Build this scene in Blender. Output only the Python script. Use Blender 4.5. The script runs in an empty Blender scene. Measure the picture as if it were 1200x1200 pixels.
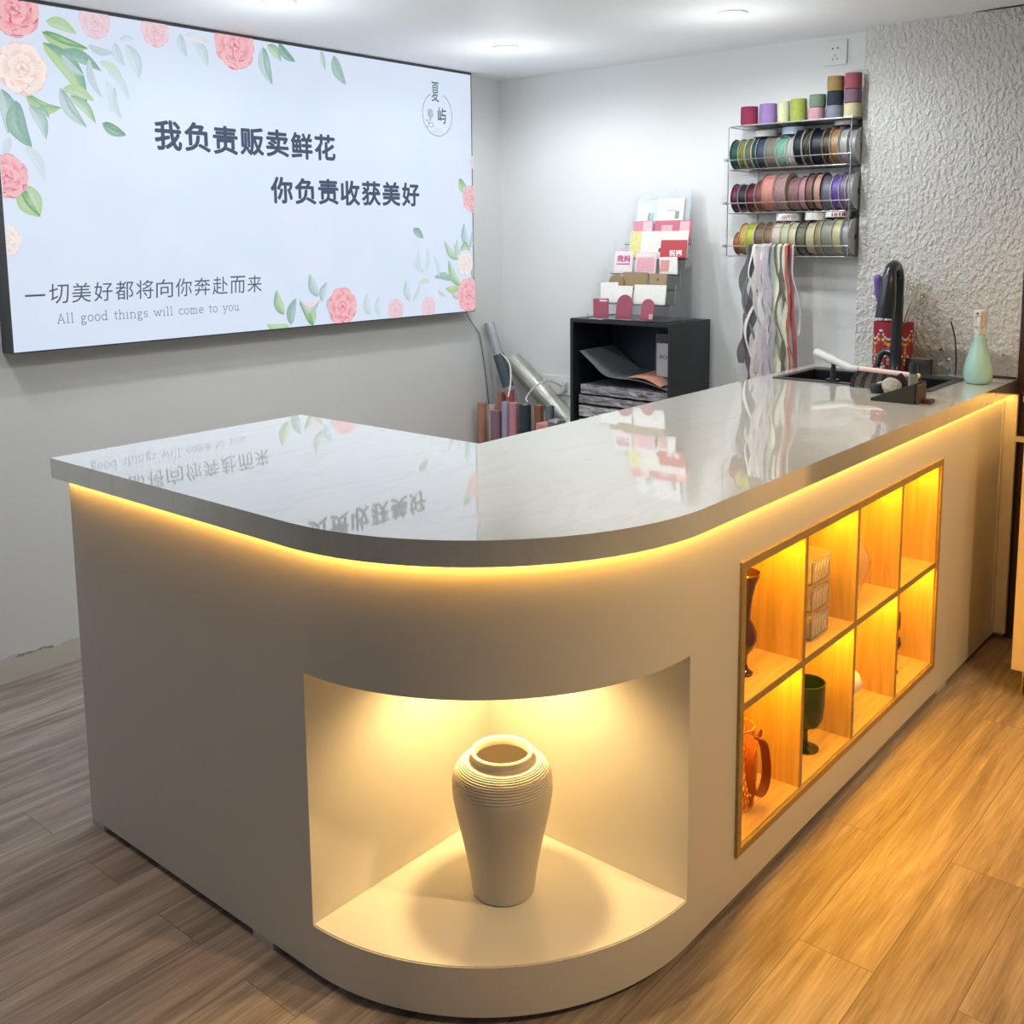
import bpy, bmesh, math, random
from mathutils import Vector, Matrix
PI = math.pi
R = math.radians
random.seed(7)
SC = bpy.context.scene
COL = SC.collection

# ------------------------------------------------------------------ camera, world, exposure
cam_d = bpy.data.cameras.new('camera')
cam = bpy.data.objects.new('camera', cam_d)
COL.objects.link(cam)
rt = Vector((0.64324, -0.76561, -0.00987)); up = Vector((0.10964, 0.07934, 0.99080)); fw = Vector((0.75778, 0.63840, -0.13498))
m = Matrix((rt, up, -fw)).transposed().to_4x4()
m.translation = Vector((-1.1182, -0.9381, 1.3946))
cam.matrix_world = m
cam_d.sensor_width = 36.0
cam_d.lens = 36.0 * 1210.586 / 1200.0
cam_d.shift_y = (440.62 - 600.0) / 1200.0
cam_d.clip_start = 0.02
SC.camera = cam

w = bpy.data.worlds.new('world'); SC.world = w; w.use_nodes = True
w.node_tree.nodes['Background'].inputs[0].default_value = (0.93, 0.96, 1.0, 1)
w.node_tree.nodes['Background'].inputs[1].default_value = 0.17
SC.view_settings.view_transform = 'Standard'
SC.view_settings.look = 'None'
SC.view_settings.gamma = 1.0
SC.view_settings.use_curve_mapping = False
SC.view_settings.exposure = 0.0

def light(kind, name, loc, energy, color, rot=(0, 0, 0), **kw):
    l = bpy.data.lights.new(name, kind); l.energy = energy; l.color = color
    for k, v in kw.items(): setattr(l, k, v)
    o = bpy.data.objects.new(name, l); o.location = loc; o.rotation_euler = rot
    COL.objects.link(o); return o
# large soft daylight from the open shop front behind and left of the camera
def aim(o, target):
    d = Vector(target) - o.location
    o.rotation_euler = d.to_track_quat('-Z', 'Y').to_euler()
a = light('AREA', 'shopfront_daylight', (-3.2, 0.6, 1.6), 3, (0.92, 0.96, 1.0), shape='RECTANGLE', size=2.6, size_y=1.8)
aim(a, (1.5, 1.2, 1.4))
# warm shop spotlight to the right of the camera, falling on the floor in front of the shelves
a = light('SPOT', 'warm_spot', (0.75, -1.55, 2.05), 105, (1.0, 0.66, 0.30), spot_size=R(88), spot_blend=0.7, shadow_soft_size=0.06)
aim(a, (1.1, -0.38, 0.0))
a = light('SPOT', 'warm_spot', (1.75, -0.9, 2.07), 42, (1.0, 0.62, 0.24), spot_size=R(90), spot_blend=0.8, shadow_soft_size=0.14)
aim(a, (2.15, -0.1, 0.4))

# ------------------------------------------------------------------ materials
MATS = {}
def mat(name, col=(.8, .8, .8), rough=0.5, metal=0.0, spec=None, trans=0.0, ior=None, coat=0.0, emit=None, es=0.0, bump=None, vary=None, alpha=None, sss=0.0):
    if name in MATS: return MATS[name]
    M = bpy.data.materials.new(name); M.use_nodes = True
    nt = M.node_tree; b = nt.nodes['Principled BSDF']
    b.inputs['Base Color'].default_value = (*col, 1)
    b.inputs['Roughness'].default_value = rough
    b.inputs['Metallic'].default_value = metal
    if spec is not None: b.inputs['Specular IOR Level'].default_value = spec
    b.inputs['Transmission Weight'].default_value = trans
    if ior: b.inputs['IOR'].default_value = ior
    b.inputs['Coat Weight'].default_value = coat
    b.inputs['Coat Roughness'].default_value = 0.03
    if alpha is not None: b.inputs['Alpha'].default_value = alpha
    if emit: 
        b.inputs['Emission Color'].default_value = (*emit, 1); b.inputs['Emission Strength'].default_value = es
    tc = nt.nodes.new('ShaderNodeTexCoord')
    # every surface gets a procedural variation of its colour
    sc_, am_ = vary if vary else (25, 0.06)
    n = nt.nodes.new('ShaderNodeTexNoise'); n.inputs['Scale'].default_value = sc_; n.inputs['Detail'].default_value = 3
    nt.links.new(tc.outputs['Object'], n.inputs['Vector'])
    mx = nt.nodes.new('ShaderNodeMix'); mx.data_type = 'RGBA'
    mx.inputs[6].default_value = (*[min(1, c * (1 + am_)) for c in col], 1)
    mx.inputs[7].default_value = (*[c * (1 - am_) for c in col], 1)
    nt.links.new(n.outputs['Fac'], mx.inputs[0]); nt.links.new(mx.outputs[2], b.inputs['Base Color'])
    if bump:
        s, st, d = bump[:3]
        nb = nt.nodes.new('ShaderNodeTexNoise'); nb.inputs['Scale'].default_value = s; nb.inputs['Detail'].default_value = 4
        mp = nt.nodes.new('ShaderNodeMapping')
        if len(bump) > 3: mp.inputs['Scale'].default_value = bump[3]
        nt.links.new(tc.outputs['Object'], mp.inputs['Vector']); nt.links.new(mp.outputs['Vector'], nb.inputs['Vector'])
        bp = nt.nodes.new('ShaderNodeBump'); bp.inputs['Strength'].default_value = st; bp.inputs['Distance'].default_value = d
        nt.links.new(nb.outputs['Fac'], bp.inputs['Height']); nt.links.new(bp.outputs['Normal'], b.inputs['Normal'])
    MATS[name] = M
    return M

def node(nt, t, **kw):
    n = nt.nodes.new(t)
    for k, v in kw.items():
        if isinstance(k, str) and hasattr(n, k): setattr(n, k, v)
    return n

def wood_floor():
    M = bpy.data.materials.new('floor_planks'); M.use_nodes = True; nt = M.node_tree; b = nt.nodes['Principled BSDF']; L = nt.links
    geo = node(nt, 'ShaderNodeNewGeometry')
    mp = node(nt, 'ShaderNodeMapping'); mp.inputs['Location'].default_value = (0.083, -0.002, 0)
    L.new(geo.outputs['Position'], mp.inputs['Vector'])
    br = node(nt, 'ShaderNodeTexBrick'); br.offset = 0.37; br.squash = 1
    br.inputs['Scale'].default_value = 1; br.inputs['Brick Width'].default_value = 1.22; br.inputs['Row Height'].default_value = 0.152
    br.inputs['Mortar Size'].default_value = 0.0011; br.inputs['Mortar Smooth'].default_value = 0.2
    br.inputs['Color1'].default_value = (0.0, 0.0, 0.0, 1); br.inputs['Color2'].default_value = (1, 1, 1, 1); br.inputs['Mortar'].default_value = (0.5, 0.5, 0.5, 1)
    br.inputs['Bias'].default_value = 0.0
    L.new(mp.outputs['Vector'], br.inputs['Vector'])
    # per plank shift of the grain
    cmb = node(nt, 'ShaderNodeCombineXYZ'); 
    L.new(br.outputs['Color'], cmb.inputs['Z'])
    ml = node(nt, 'ShaderNodeVectorMath'); ml.operation = 'MULTIPLY'; ml.inputs[1].default_value = (1, 1, 9)
    L.new(cmb.outputs[0], ml.inputs[0])
    ad = node(nt, 'ShaderNodeVectorMath'); ad.operation = 'ADD'
    L.new(mp.outputs['Vector'], ad.inputs[0]); L.new(ml.outputs[0], ad.inputs[1])
    m1 = node(nt, 'ShaderNodeMapping'); m1.inputs['Scale'].default_value = (1.3, 17, 1); L.new(ad.outputs[0], m1.inputs['Vector'])
    n1 = node(nt, 'ShaderNodeTexNoise'); n1.inputs['Scale'].default_value = 1.6; n1.inputs['Detail'].default_value = 8; n1.inputs['Roughness'].default_value = 0.62; n1.inputs['Distortion'].default_value = 0.6
    L.new(m1.outputs[0], n1.inputs['Vector'])
    m2 = node(nt, 'ShaderNodeMapping'); m2.inputs['Scale'].default_value = (6, 160, 1); L.new(ad.outputs[0], m2.inputs['Vector'])
    n2 = node(nt, 'ShaderNodeTexNoise'); n2.inputs['Scale'].default_value = 1.5; n2.inputs['Detail'].default_value = 5
    L.new(m2.outputs[0], n2.inputs['Vector'])
    r1 = node(nt, 'ShaderNodeValToRGB'); r1.color_ramp.elements[0].position = 0.32; r1.color_ramp.elements[1].position = 0.68
    r1.color_ramp.elements[0].color = (0.160, 0.126, 0.108, 1); r1.color_ramp.elements[1].color = (0.40, 0.34, 0.295, 1)
    e = r1.color_ramp.elements.new(0.5); e.color = (0.28, 0.228, 0.192, 1)
    L.new(n1.outputs['Fac'], r1.inputs[0])
    r2 = node(nt, 'ShaderNodeMapRange'); r2.inputs[1].default_value = 0.3; r2.inputs[2].default_value = 0.7; r2.inputs[3].default_value = 0.78; r2.inputs[4].default_value = 1.14
    L.new(n2.outputs['Fac'], r2.inputs[0])
    r3 = node(nt, 'ShaderNodeMapRange'); r3.inputs[3].default_value = 1.0; r3.inputs[4].default_value = 1.12
    L.new(br.outputs['Color'], r3.inputs[0])
    mm = node(nt, 'ShaderNodeMath'); mm.operation = 'MULTIPLY'; L.new(r2.outputs[0], mm.inputs[0]); L.new(r3.outputs[0], mm.inputs[1])
    sv = node(nt, 'ShaderNodeVectorMath'); sv.operation = 'SCALE'; L.new(r1.outputs[0], sv.inputs[0]); L.new(mm.outputs[0], sv.inputs['Scale'])
    mx = node(nt, 'ShaderNodeMix'); mx.data_type = 'RGBA'; mx.inputs[7].default_value = (0.09, 0.07, 0.06, 1)
    fm = node(nt, 'ShaderNodeMath'); fm.operation = 'MULTIPLY'; fm.inputs[1].default_value = 0.75
    L.new(br.outputs['Fac'], fm.inputs[0])
    L.new(fm.outputs[0], mx.inputs[0]); L.new(sv.outputs[0], mx.inputs[6]); L.new(mx.outputs[2], b.inputs['Base Color'])
    b.inputs['Roughness'].default_value = 0.42
    bp = node(nt, 'ShaderNodeBump'); bp.inputs['Strength'].default_value = 0.25; bp.inputs['Distance'].default_value = 0.002
    L.new(n2.outputs['Fac'], bp.inputs['Height']); L.new(bp.outputs[0], b.inputs['Normal'])
    return M

def oak(name, c0, c1, vertical=True):
    M = bpy.data.materials.new(name); M.use_nodes = True; nt = M.node_tree; b = nt.nodes['Principled BSDF']; L = nt.links
    tc = node(nt, 'ShaderNodeTexCoord'); mp = node(nt, 'ShaderNodeMapping')
    mp.inputs['Scale'].default_value = (60, 60, 4) if vertical else (5, 60, 60)
    L.new(tc.outputs['Object'], mp.inputs['Vector'])
    n = node(nt, 'ShaderNodeTexNoise'); n.inputs['Scale'].default_value = 1.5; n.inputs['Detail'].default_value = 6
    L.new(mp.outputs[0], n.inputs['Vector'])
    r = node(nt, 'ShaderNodeValToRGB'); r.color_ramp.elements[0].position = 0.3; r.color_ramp.elements[1].position = 0.7
    r.color_ramp.elements[0].color = (*c0, 1); r.color_ramp.elements[1].color = (*c1, 1)
    L.new(n.outputs['Fac'], r.inputs[0]); L.new(r.outputs[0], b.inputs['Base Color']); b.inputs['Roughness'].default_value = 0.5
    return M

def stucco():
    M = bpy.data.materials.new('stucco_plaster'); M.use_nodes = True; nt = M.node_tree; b = nt.nodes['Principled BSDF']; L = nt.links
    tc = node(nt, 'ShaderNodeTexCoord'); mp = node(nt, 'ShaderNodeMapping'); mp.inputs['Scale'].default_value = (1, 1.35, 1); mp.inputs['Rotation'].default_value = (R(18), 0, 0)
    L.new(tc.outputs['Object'], mp.inputs['Vector'])
    n = node(nt, 'ShaderNodeTexNoise'); n.inputs['Scale'].default_value = 58; n.inputs['Detail'].default_value = 2; n.inputs['Distortion'].default_value = 0.0
    L.new(mp.outputs[0], n.inputs['Vector'])
    n2 = node(nt, 'ShaderNodeTexNoise'); n2.inputs['Scale'].default_value = 110; n2.inputs['Detail'].default_value = 4
    L.new(mp.outputs[0], n2.inputs['Vector'])
    r = node(nt, 'ShaderNodeMapRange'); r.inputs[1].default_value = 0.35; r.inputs[2].default_value = 0.65; L.new(n.outputs['Fac'], r.inputs[0])
    ad = node(nt, 'ShaderNodeMath'); ad.operation = 'MULTIPLY_ADD'; ad.inputs[1].default_value = 0.35
    L.new(n2.outputs['Fac'], ad.inputs[0]); L.new(r.outputs[0], ad.inputs[2])
    bp = node(nt, 'ShaderNodeBump'); bp.inputs['Strength'].default_value = 0.8; bp.inputs['Distance'].default_value = 0.006
    L.new(ad.outputs[0], bp.inputs['Height']); L.new(bp.outputs[0], b.inputs['Normal'])
    b.inputs['Base Color'].default_value = (0.66, 0.66, 0.635, 1); b.inputs['Roughness'].default_value = 0.75
    return M

def wall_paint(name, col, stain=False):
    M = bpy.data.materials.new(name); M.use_nodes = True; nt = M.node_tree; b = nt.nodes['Principled BSDF']; L = nt.links
    geo = node(nt, 'ShaderNodeNewGeometry')
    n = node(nt, 'ShaderNodeTexNoise'); n.inputs['Scale'].default_value = 3; n.inputs['Detail'].default_value = 5; L.new(geo.outputs['Position'], n.inputs['Vector'])
    mx = node(nt, 'ShaderNodeMix'); mx.data_type = 'RGBA'; mx.inputs[6].default_value = (*[c * .96 for c in col], 1); mx.inputs[7].default_value = (*[c * 1.04 for c in col], 1)
    L.new(n.outputs['Fac'], mx.inputs[0]); out = mx.outputs[2]
    if stain:   # scuffed skim coat along the foot of the wall
        sp = node(nt, 'ShaderNodeSeparateXYZ'); L.new(geo.outputs['Position'], sp.inputs[0])
        mp = node(nt, 'ShaderNodeMapping'); mp.inputs['Scale'].default_value = (9, 1, 22); L.new(geo.outputs['Position'], mp.inputs['Vector'])
        n2 = node(nt, 'ShaderNodeTexNoise'); n2.inputs['Scale'].default_value = 2; n2.inputs['Detail'].default_value = 6; L.new(mp.outputs[0], n2.inputs['Vector'])
        h = node(nt, 'ShaderNodeMath'); h.operation = 'MULTIPLY_ADD'; h.inputs[1].default_value = -0.05; L.new(n2.outputs['Fac'], h.inputs[0]); L.new(sp.outputs['Z'], h.inputs[2])
        lt = node(nt, 'ShaderNodeMath'); lt.operation = 'LESS_THAN'; lt.inputs[1].default_value = 0.055; L.new(h.outputs[0], lt.inputs[0])
        m2 = node(nt, 'ShaderNodeMix'); m2.data_type = 'RGBA'; m2.inputs[7].default_value = (0.60, 0.57, 0.50, 1); L.new(out, m2.inputs[6]); L.new(lt.outputs[0], m2.inputs[0])
        # thin dark scuffs on the edge of the patch
        d = node(nt, 'ShaderNodeMath'); d.operation = 'COMPARE'; d.inputs[1].default_value = 0.052; d.inputs[2].default_value = 0.004; L.new(h.outputs[0], d.inputs[0])
        n3 = node(nt, 'ShaderNodeTexNoise'); n3.inputs['Scale'].default_value = 14; L.new(geo.outputs['Position'], n3.inputs['Vector'])
        g = node(nt, 'ShaderNodeMath'); g.operation = 'GREATER_THAN'; g.inputs[1].default_value = 0.5; L.new(n3.outputs['Fac'], g.inputs[0])
        gm = node(nt, 'ShaderNodeMath'); gm.operation = 'MULTIPLY'; L.new(g.outputs[0], gm.inputs[0]); L.new(d.outputs[0], gm.inputs[1])
        m3 = node(nt, 'ShaderNodeMix'); m3.data_type = 'RGBA'; m3.inputs[7].default_value = (0.33, 0.31, 0.26, 1); L.new(m2.outputs[2], m3.inputs[6]); L.new(gm.outputs[0], m3.inputs[0])
        out = m3.outputs[2]
    L.new(out, b.inputs['Base Color']); b.inputs['Roughness'].default_value = 0.62
    return M

def quartz():
    M = bpy.data.materials.new('quartz_top'); M.use_nodes = True; nt = M.node_tree; b = nt.nodes['Principled BSDF']; L = nt.links
    geo = node(nt, 'ShaderNodeNewGeometry'); mp = node(nt, 'ShaderNodeMapping'); mp.inputs['Rotation'].default_value = (0, 0, R(-25)); mp.inputs['Scale'].default_value = (0.8, 2.4, 1)
    L.new(geo.outputs['Position'], mp.inputs['Vector'])
    n = node(nt, 'ShaderNodeTexNoise'); n.inputs['Scale'].default_value = 2.2; n.inputs['Detail'].default_value = 7; n.inputs['Distortion'].default_value = 1.2; L.new(mp.outputs[0], n.inputs['Vector'])
    r = node(nt, 'ShaderNodeValToRGB'); r.color_ramp.elements[0].position = 0.47; r.color_ramp.elements[0].color = (0.62, 0.62, 0.575, 1)
    r.color_ramp.elements[1].position = 0.53; r.color_ramp.elements[1].color = (0.62, 0.62, 0.575, 1)
    e = r.color_ramp.elements.new(0.50); e.color = (0.59, 0.588, 0.54, 1)
    L.new(n.outputs['Fac'], r.inputs[0]); L.new(r.outputs[0], b.inputs['Base Color'])
    b.inputs['Roughness'].default_value = 0.035; b.inputs['IOR'].default_value = 1.6
    b.inputs['Coat Weight'].default_value = 0.6; b.inputs['Coat Roughness'].default_value = 0.02; b.inputs['Coat IOR'].default_value = 1.6
    return M

def lightbox_film():
    M = bpy.data.materials.new('lit_film'); M.use_nodes = True; nt = M.node_tree; L = nt.links
    b = nt.nodes['Principled BSDF']; b.inputs['Base Color'].default_value = (0.10, 0.11, 0.12, 1); b.inputs['Specular IOR Level'].default_value = 0.15; b.inputs['Roughness'].default_value = 0.5
    geo = node(nt, 'ShaderNodeNewGeometry'); n = node(nt, 'ShaderNodeTexNoise'); n.inputs['Scale'].default_value = 4.5; n.inputs['Detail'].default_value = 1
    L.new(geo.outputs['Position'], n.inputs['Vector'])
    mx = node(nt, 'ShaderNodeMix'); mx.data_type = 'RGBA'; mx.inputs[6].default_value = (0.66, 0.79, 0.97, 1); mx.inputs[7].default_value = (0.78, 0.83, 0.97, 1)
    L.new(n.outputs['Fac'], mx.inputs[0]); L.new(mx.outputs[2], b.inputs['Emission Color']); b.inputs['Emission Strength'].default_value = 0.86
    return M

def ink_film():
    M = bpy.data.materials.new('lit_print'); M.use_nodes = True; nt = M.node_tree; L = nt.links
    b = nt.nodes['Principled BSDF']; b.inputs['Roughness'].default_value = 0.5; b.inputs['Specular IOR Level'].default_value = 0.1; b.inputs['Base Color'].default_value = (0.06, 0.06, 0.06, 1)
    at = node(nt, 'ShaderNodeVertexColor'); at.layer_name = 'ink'
    L.new(at.outputs['Color'], b.inputs['Emission Color']); b.inputs['Emission Strength'].default_value = 0.95
    return M

WHITE = mat('white_wall_panel', (0.66, 0.63, 0.56), 0.42, vary=(3, 0.015))
CARC = mat('white_lacquer', (0.82, 0.80, 0.75), 0.20, vary=(3, 0.01))
BLACK = mat('black_laminate', (0.014, 0.017, 0.022), 0.42)
CHROME = mat('chrome', (0.75, 0.75, 0.74), 0.12, 1.0)
WIRE = mat('steel_wire', (0.42, 0.42, 0.43), 0.3, 0.9)
ACRYL = mat('clear_acrylic', (0.97, 0.98, 0.98), 0.03, trans=1.0, ior=1.12)
GLASSM = mat('clear_glass', (0.96, 0.98, 0.97), 0.02, trans=1.0, ior=1.45)
DARKF = mat('dark_metal_frame', (0.08, 0.085, 0.095), 0.4, 0.5)
OAK = oak('oak_laminate', (0.60, 0.40, 0.13), (0.76, 0.54, 0.22))
OAKH = oak('oak_laminate_flat', (0.60, 0.40, 0.13), (0.76, 0.54, 0.22), False)
OAKE = oak('oak_edge_band', (0.33, 0.21, 0.07), (0.42, 0.28, 0.10), False)
LED = mat('warm_led', (0.9, 0.6, 0.2), 0.5, emit=(1.0, 0.50, 0.08), es=26)
LEDC = mat('warm_led_cell', (0.9, 0.6, 0.2), 0.5, emit=(1.0, 0.47, 0.012), es=100)

# ------------------------------------------------------------------ mesh helpers
def finish(name, bm, m, parent=None, smooth=False, bevel=0.0, seg=2, norm=True):
    if norm: bmesh.ops.recalc_face_normals(bm, faces=bm.faces)
    if bevel > 0:
        es = [e for e in bm.edges if len(e.link_faces) == 2 and e.calc_face_angle(0) > 0.5]
        bmesh.ops.bevel(bm, geom=es, offset=bevel, segments=seg, affect='EDGES', profile=0.6, clamp_overlap=True)
    me = bpy.data.meshes.new(name); bm.to_mesh(me); bm.free()
    ms = m if isinstance(m, (list, tuple)) else [m]
    for q in ms: me.materials.append(q)
    if smooth:
        for p in me.polygons: p.use_smooth = True
        try: me.set_sharp_from_angle(angle=R(40))
        except Exception: pass
    o = bpy.data.objects.new(name, me); COL.objects.link(o)
    if parent: o.parent = parent
    return o

def bx(bm, x0, y0, z0, x1, y1, z1, mtx=None, mi=0):
    vs = [bm.verts.new((x, y, z)) for x in (x0, x1) for y in (y0, y1) for z in (z0, z1)]
    if mtx is not None:
        for v in vs: v.co = mtx @ v.co
    for f in ((0, 1, 3, 2), (4, 6, 7, 5), (0, 4, 5, 1), (2, 3, 7, 6), (0, 2, 6, 4), (1, 5, 7, 3)):
        bm.faces.new([vs[i] for i in f]).material_index = mi
    return vs

def box(name, a, b, m, parent=None, bevel=0.0, mtx=None):
    bm = bmesh.new(); bx(bm, *a, *b, mtx=mtx); return finish(name, bm, m, parent, bevel=bevel)

def lathe(bm, prof, n=40, axis='z', c=(0, 0, 0), mi=0, close=False):
    rings = []
    for r, h in prof:
        ring = []
        for k in range(n):
            a = 2 * PI * k / n; p = (r * math.cos(a), r * math.sin(a), h)
            if axis == 'y': p = (p[0], p[2], p[1])
            if axis == 'x': p = (p[2], p[0], p[1])
            ring.append(bm.verts.new((p[0] + c[0], p[1] + c[1], p[2] + c[2])))
        rings.append(ring)
    pairs = list(zip(rings, rings[1:])) + ([(rings[-1], rings[0])] if close else [])
    for A, B in pairs:
        for k in range(n):
            bm.faces.new((A[k], A[(k + 1) % n], B[(k + 1) % n], B[k])).material_index = mi
    if not close:
        if prof[0][0] > 1e-5: bm.faces.new(rings[0]).material_index = mi
        if prof[-1][0] > 1e-5: bm.faces.new(rings[-1]).material_index = mi
    return rings

def tube(bm, pts, r, n=8, mi=0, cap=True):
    pts = [Vector(p) for p in pts]
    rr = r if isinstance(r, (list, tuple)) else [r] * len(pts)
    rings = []; u = None
    for i, p in enumerate(pts):
        t = (pts[min(i + 1, len(pts) - 1)] - pts[max(i - 1, 0)]).normalized()
        if u is None: u = t.cross(Vector((0, 0, 1)) if abs(t.z) < 0.9 else Vector((1, 0, 0))).normalized()
        else: u = (u - t * u.dot(t)).normalized()
        v = t.cross(u)
        rings.append([bm.verts.new(p + (u * math.cos(2 * PI * k / n) + v * math.sin(2 * PI * k / n)) * rr[i]) for k in range(n)])
    for A, B in zip(rings, rings[1:]):
        for k in range(n): bm.faces.new((A[k], A[(k + 1) % n], B[(k + 1) % n], B[k])).material_index = mi
    if cap: bm.faces.new(rings[0]).material_index = mi; bm.faces.new(rings[-1]).material_index = mi

def smooth_path(pts, n=8):
    P = [Vector(p) for p in pts]; out = []
    for i in range(len(P) - 1):
        a, b, c, d = P[max(i - 1, 0)], P[i], P[i + 1], P[min(i + 2, len(P) - 1)]
        for k in range(n):
            t = k / n
            out.append(0.5 * ((2 * b) + (c - a) * t + (2 * a - 5 * b + 4 * c - d) * t * t + (3 * b - a - 3 * c + d) * t ** 3))
    out.append(P[-1]); return out

def prism(bm, poly, z0, z1, mi=0):
    A = [bm.verts.new((x, y, z0)) for x, y in poly]; B = [bm.verts.new((x, y, z1)) for x, y in poly]
    n = len(poly)
    for i in range(n): bm.faces.new((A[i], A[(i + 1) % n], B[(i + 1) % n], B[i])).material_index = mi
    bm.faces.new(A).material_index = mi; bm.faces.new(B).material_index = mi

def empty(name, loc=(0, 0, 0), rz=0.0):
    o = bpy.data.objects.new(name, None); o.location = loc; o.rotation_euler = (0, 0, rz); o.empty_display_size = 0.05
    COL.objects.link(o); return o
def tag(o, label, cat, group=None):
    o['label'] = label; o['category'] = cat
    if group: o['group'] = group
    return o
def struct(o): o['kind'] = 'structure'; return o

def text_mesh(name, body, m, parent, w, h, origin, xdir=(1, 0, 0), zdir=(0, 0, 1), offset=0.0, bold=0.0, spacing=1.0, shear=0.0, keep=False):
    cu = bpy.data.curves.new('t', 'FONT'); cu.body = body; cu.size = 1; cu.offset = offset; cu.space_character = spacing; cu.shear = shear; cu.resolution_u = 4
    t = bpy.data.objects.new('t', cu); COL.objects.link(t)
    bpy.context.view_layer.update()
    me = bpy.data.meshes.new_from_object(t.evaluated_get(bpy.context.evaluated_depsgraph_get()))
    bpy.data.objects.remove(t); bpy.data.curves.remove(cu)
    if not me.vertices: return None
    xs = [v.co.x for v in me.vertices]; ys = [v.co.y for v in me.vertices]
    x0, x1, y0, y1 = min(xs), max(xs), min(ys), max(ys)
    X, Z, O = Vector(xdir), Vector(zdir), Vector(origin)
    for v in me.vertices:
        v.co = O + X * ((v.co.x - x0) / (x1 - x0) * w) + Z * ((v.co.y - y0) / (y1 - y0) * h)
    if bold > 0:        # heavy lettering: the outline thickened by overlaid shifted strokes
        bm = bmesh.new(); bm.from_mesh(me); N_ = X.cross(Z).normalized(); src = [v.co.copy() for v in bm.verts]; fcs = [[v.index for v in f.verts] for f in bm.faces]
        bm.free(); bm = bmesh.new()
        for k in range(9):
            a = 2 * PI * k / 8; d = (X * math.cos(a) + Z * math.sin(a)) * (bold if k < 8 else 0) + N_ * 0.000004 * k
            vs = [bm.verts.new(c + d) for c in src]
            for f in fcs:
                try: bm.faces.new([vs[i] for i in f])
                except ValueError: pass
        bm.to_mesh(me); bm.free()
    me.name = name; me.materials.clear(); me.materials.append(m)
    o = bpy.data.objects.new(name, me); COL.objects.link(o); o.parent = parent
    return o

# ------------------------------------------------------------------ dimensions of the place
H = 0.90; T = 0.046
YW = 2.3094; XW = 2.6766; XT = 2.597; ZC = 2.113
LY = 1.339; OV = 0.027; RC = 0.506; WI = 0.692; XB = 2.556; BD = 0.655

# ------------------------------------------------------------------ structure
bm = bmesh.new(); bx(bm, -4.5, -4, -0.05, 4.2, YW + 0.12, 0); struct(finish('floor', bm, wood_floor()))
CEIL = wall_paint('ceiling_paint', (0.88, 0.91, 0.93)); WALLP = wall_paint('wall_paint', (0.76, 0.775, 0.775)); WALLS = wall_paint('wall_paint_scuffed', (0.70, 0.71, 0.70), True)
bm = bmesh.new(); bx(bm, -4.5, -4, ZC, 4.2, YW + 0.12, ZC + 0.08); struct(finish('ceiling', bm, CEIL))
bm = bmesh.new(); bx(bm, -4.5, YW, 0, XW, YW + 0.12, ZC); struct(finish('wall_left', bm, WALLS))
bm = bmesh.new(); bx(bm, XW, -0.03, 0, XW + 0.12, YW + 0.12, ZC); struct(finish('wall_back', bm, WALLP))
bm = bmesh.new(); bx(bm, XT, -0.025, 0, XW, 0.536, ZC); struct(finish('wall_right', bm, stucco()))
bm = bmesh.new(); bx(bm, XT - 0.004, -0.19, 0, XW + 0.12, -0.0265, ZC)
struct(finish('door_1', bm, mat('dark_brown_door_frame', (0.06, 0.028, 0.022), 0.35, vary=(30, 0.2))))
bm = bmesh.new(); bx(bm, XT + 0.02, -4.0, 0, XW + 0.12, -0.19, ZC); struct(finish('wall_front', bm, WALLP))
# dark gap of the loose ceiling board above the stucco
bm = bmesh.new()
zc = ZC - 0.0006
prism(bm, [(2.592, 0.165), (2.588, 0.12), (2.580, 0.08), (2.578, -0.01), (2.594, -0.01), (2.594, 0.1)], zc - 0.002, zc)
struct(finish('trim_1', bm, mat('ceiling_gap', (0.05, 0.05, 0.05), 0.9)))

# ------------------------------------------------------------------ recessed downlights
def downlight(x, y, label):
    t = empty('downlight', (x, y, ZC))
    bm = bmesh.new(); lathe(bm, [(0.036, -0.0005), (0.038, -0.006), (0.050, -0.004), (0.052, -0.0005)], 36, close=True)
    finish('trim_ring', bm, mat('white_plastic', (0.85, 0.85, 0.85), 0.3), t, smooth=True)
    bm = bmesh.new(); lathe(bm, [(0.001, -0.002), (0.036, -0.002), (0.036, -0.0008), (0.001, -0.0008)], 36)
    finish('diffuser', bm, mat('lit_diffuser', (1, 1, 1), 0.5, emit=(1, 1, 0.97), es=9), t)
    tag(t, label, 'ceiling light', 'recessed downlights')
    l = light('SPOT', 'downlight_lamp', (x, y, ZC - 0.012), 19.5, (0.95, 0.985, 1.0), spot_size=R(172), spot_blend=0.5, shadow_soft_size=0.035)
    light('POINT', 'added_ceiling_fill', (x, y, ZC - 0.28), 2.8, (0.95, 0.985, 1.0), shadow_soft_size=0.0)  # added unseen point light below the fitting, brightens the ceiling
    return t
downlight(2.022, 1.721, 'small round recessed ceiling light nearest the lit floral sign and wall corner')
downlight(2.055, 0.772, 'small round recessed ceiling light nearest the stucco wall, above the sink end of the counter')
downlight(0.95, 1.721, 'round recessed ceiling light in front of the middle of the lit sign')
downlight(-0.15, 1.85, 'round recessed ceiling light over the gap between counter end and sign wall')
downlight(0.85, 0.772, 'round recessed ceiling light above the bend of the counter')

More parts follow.
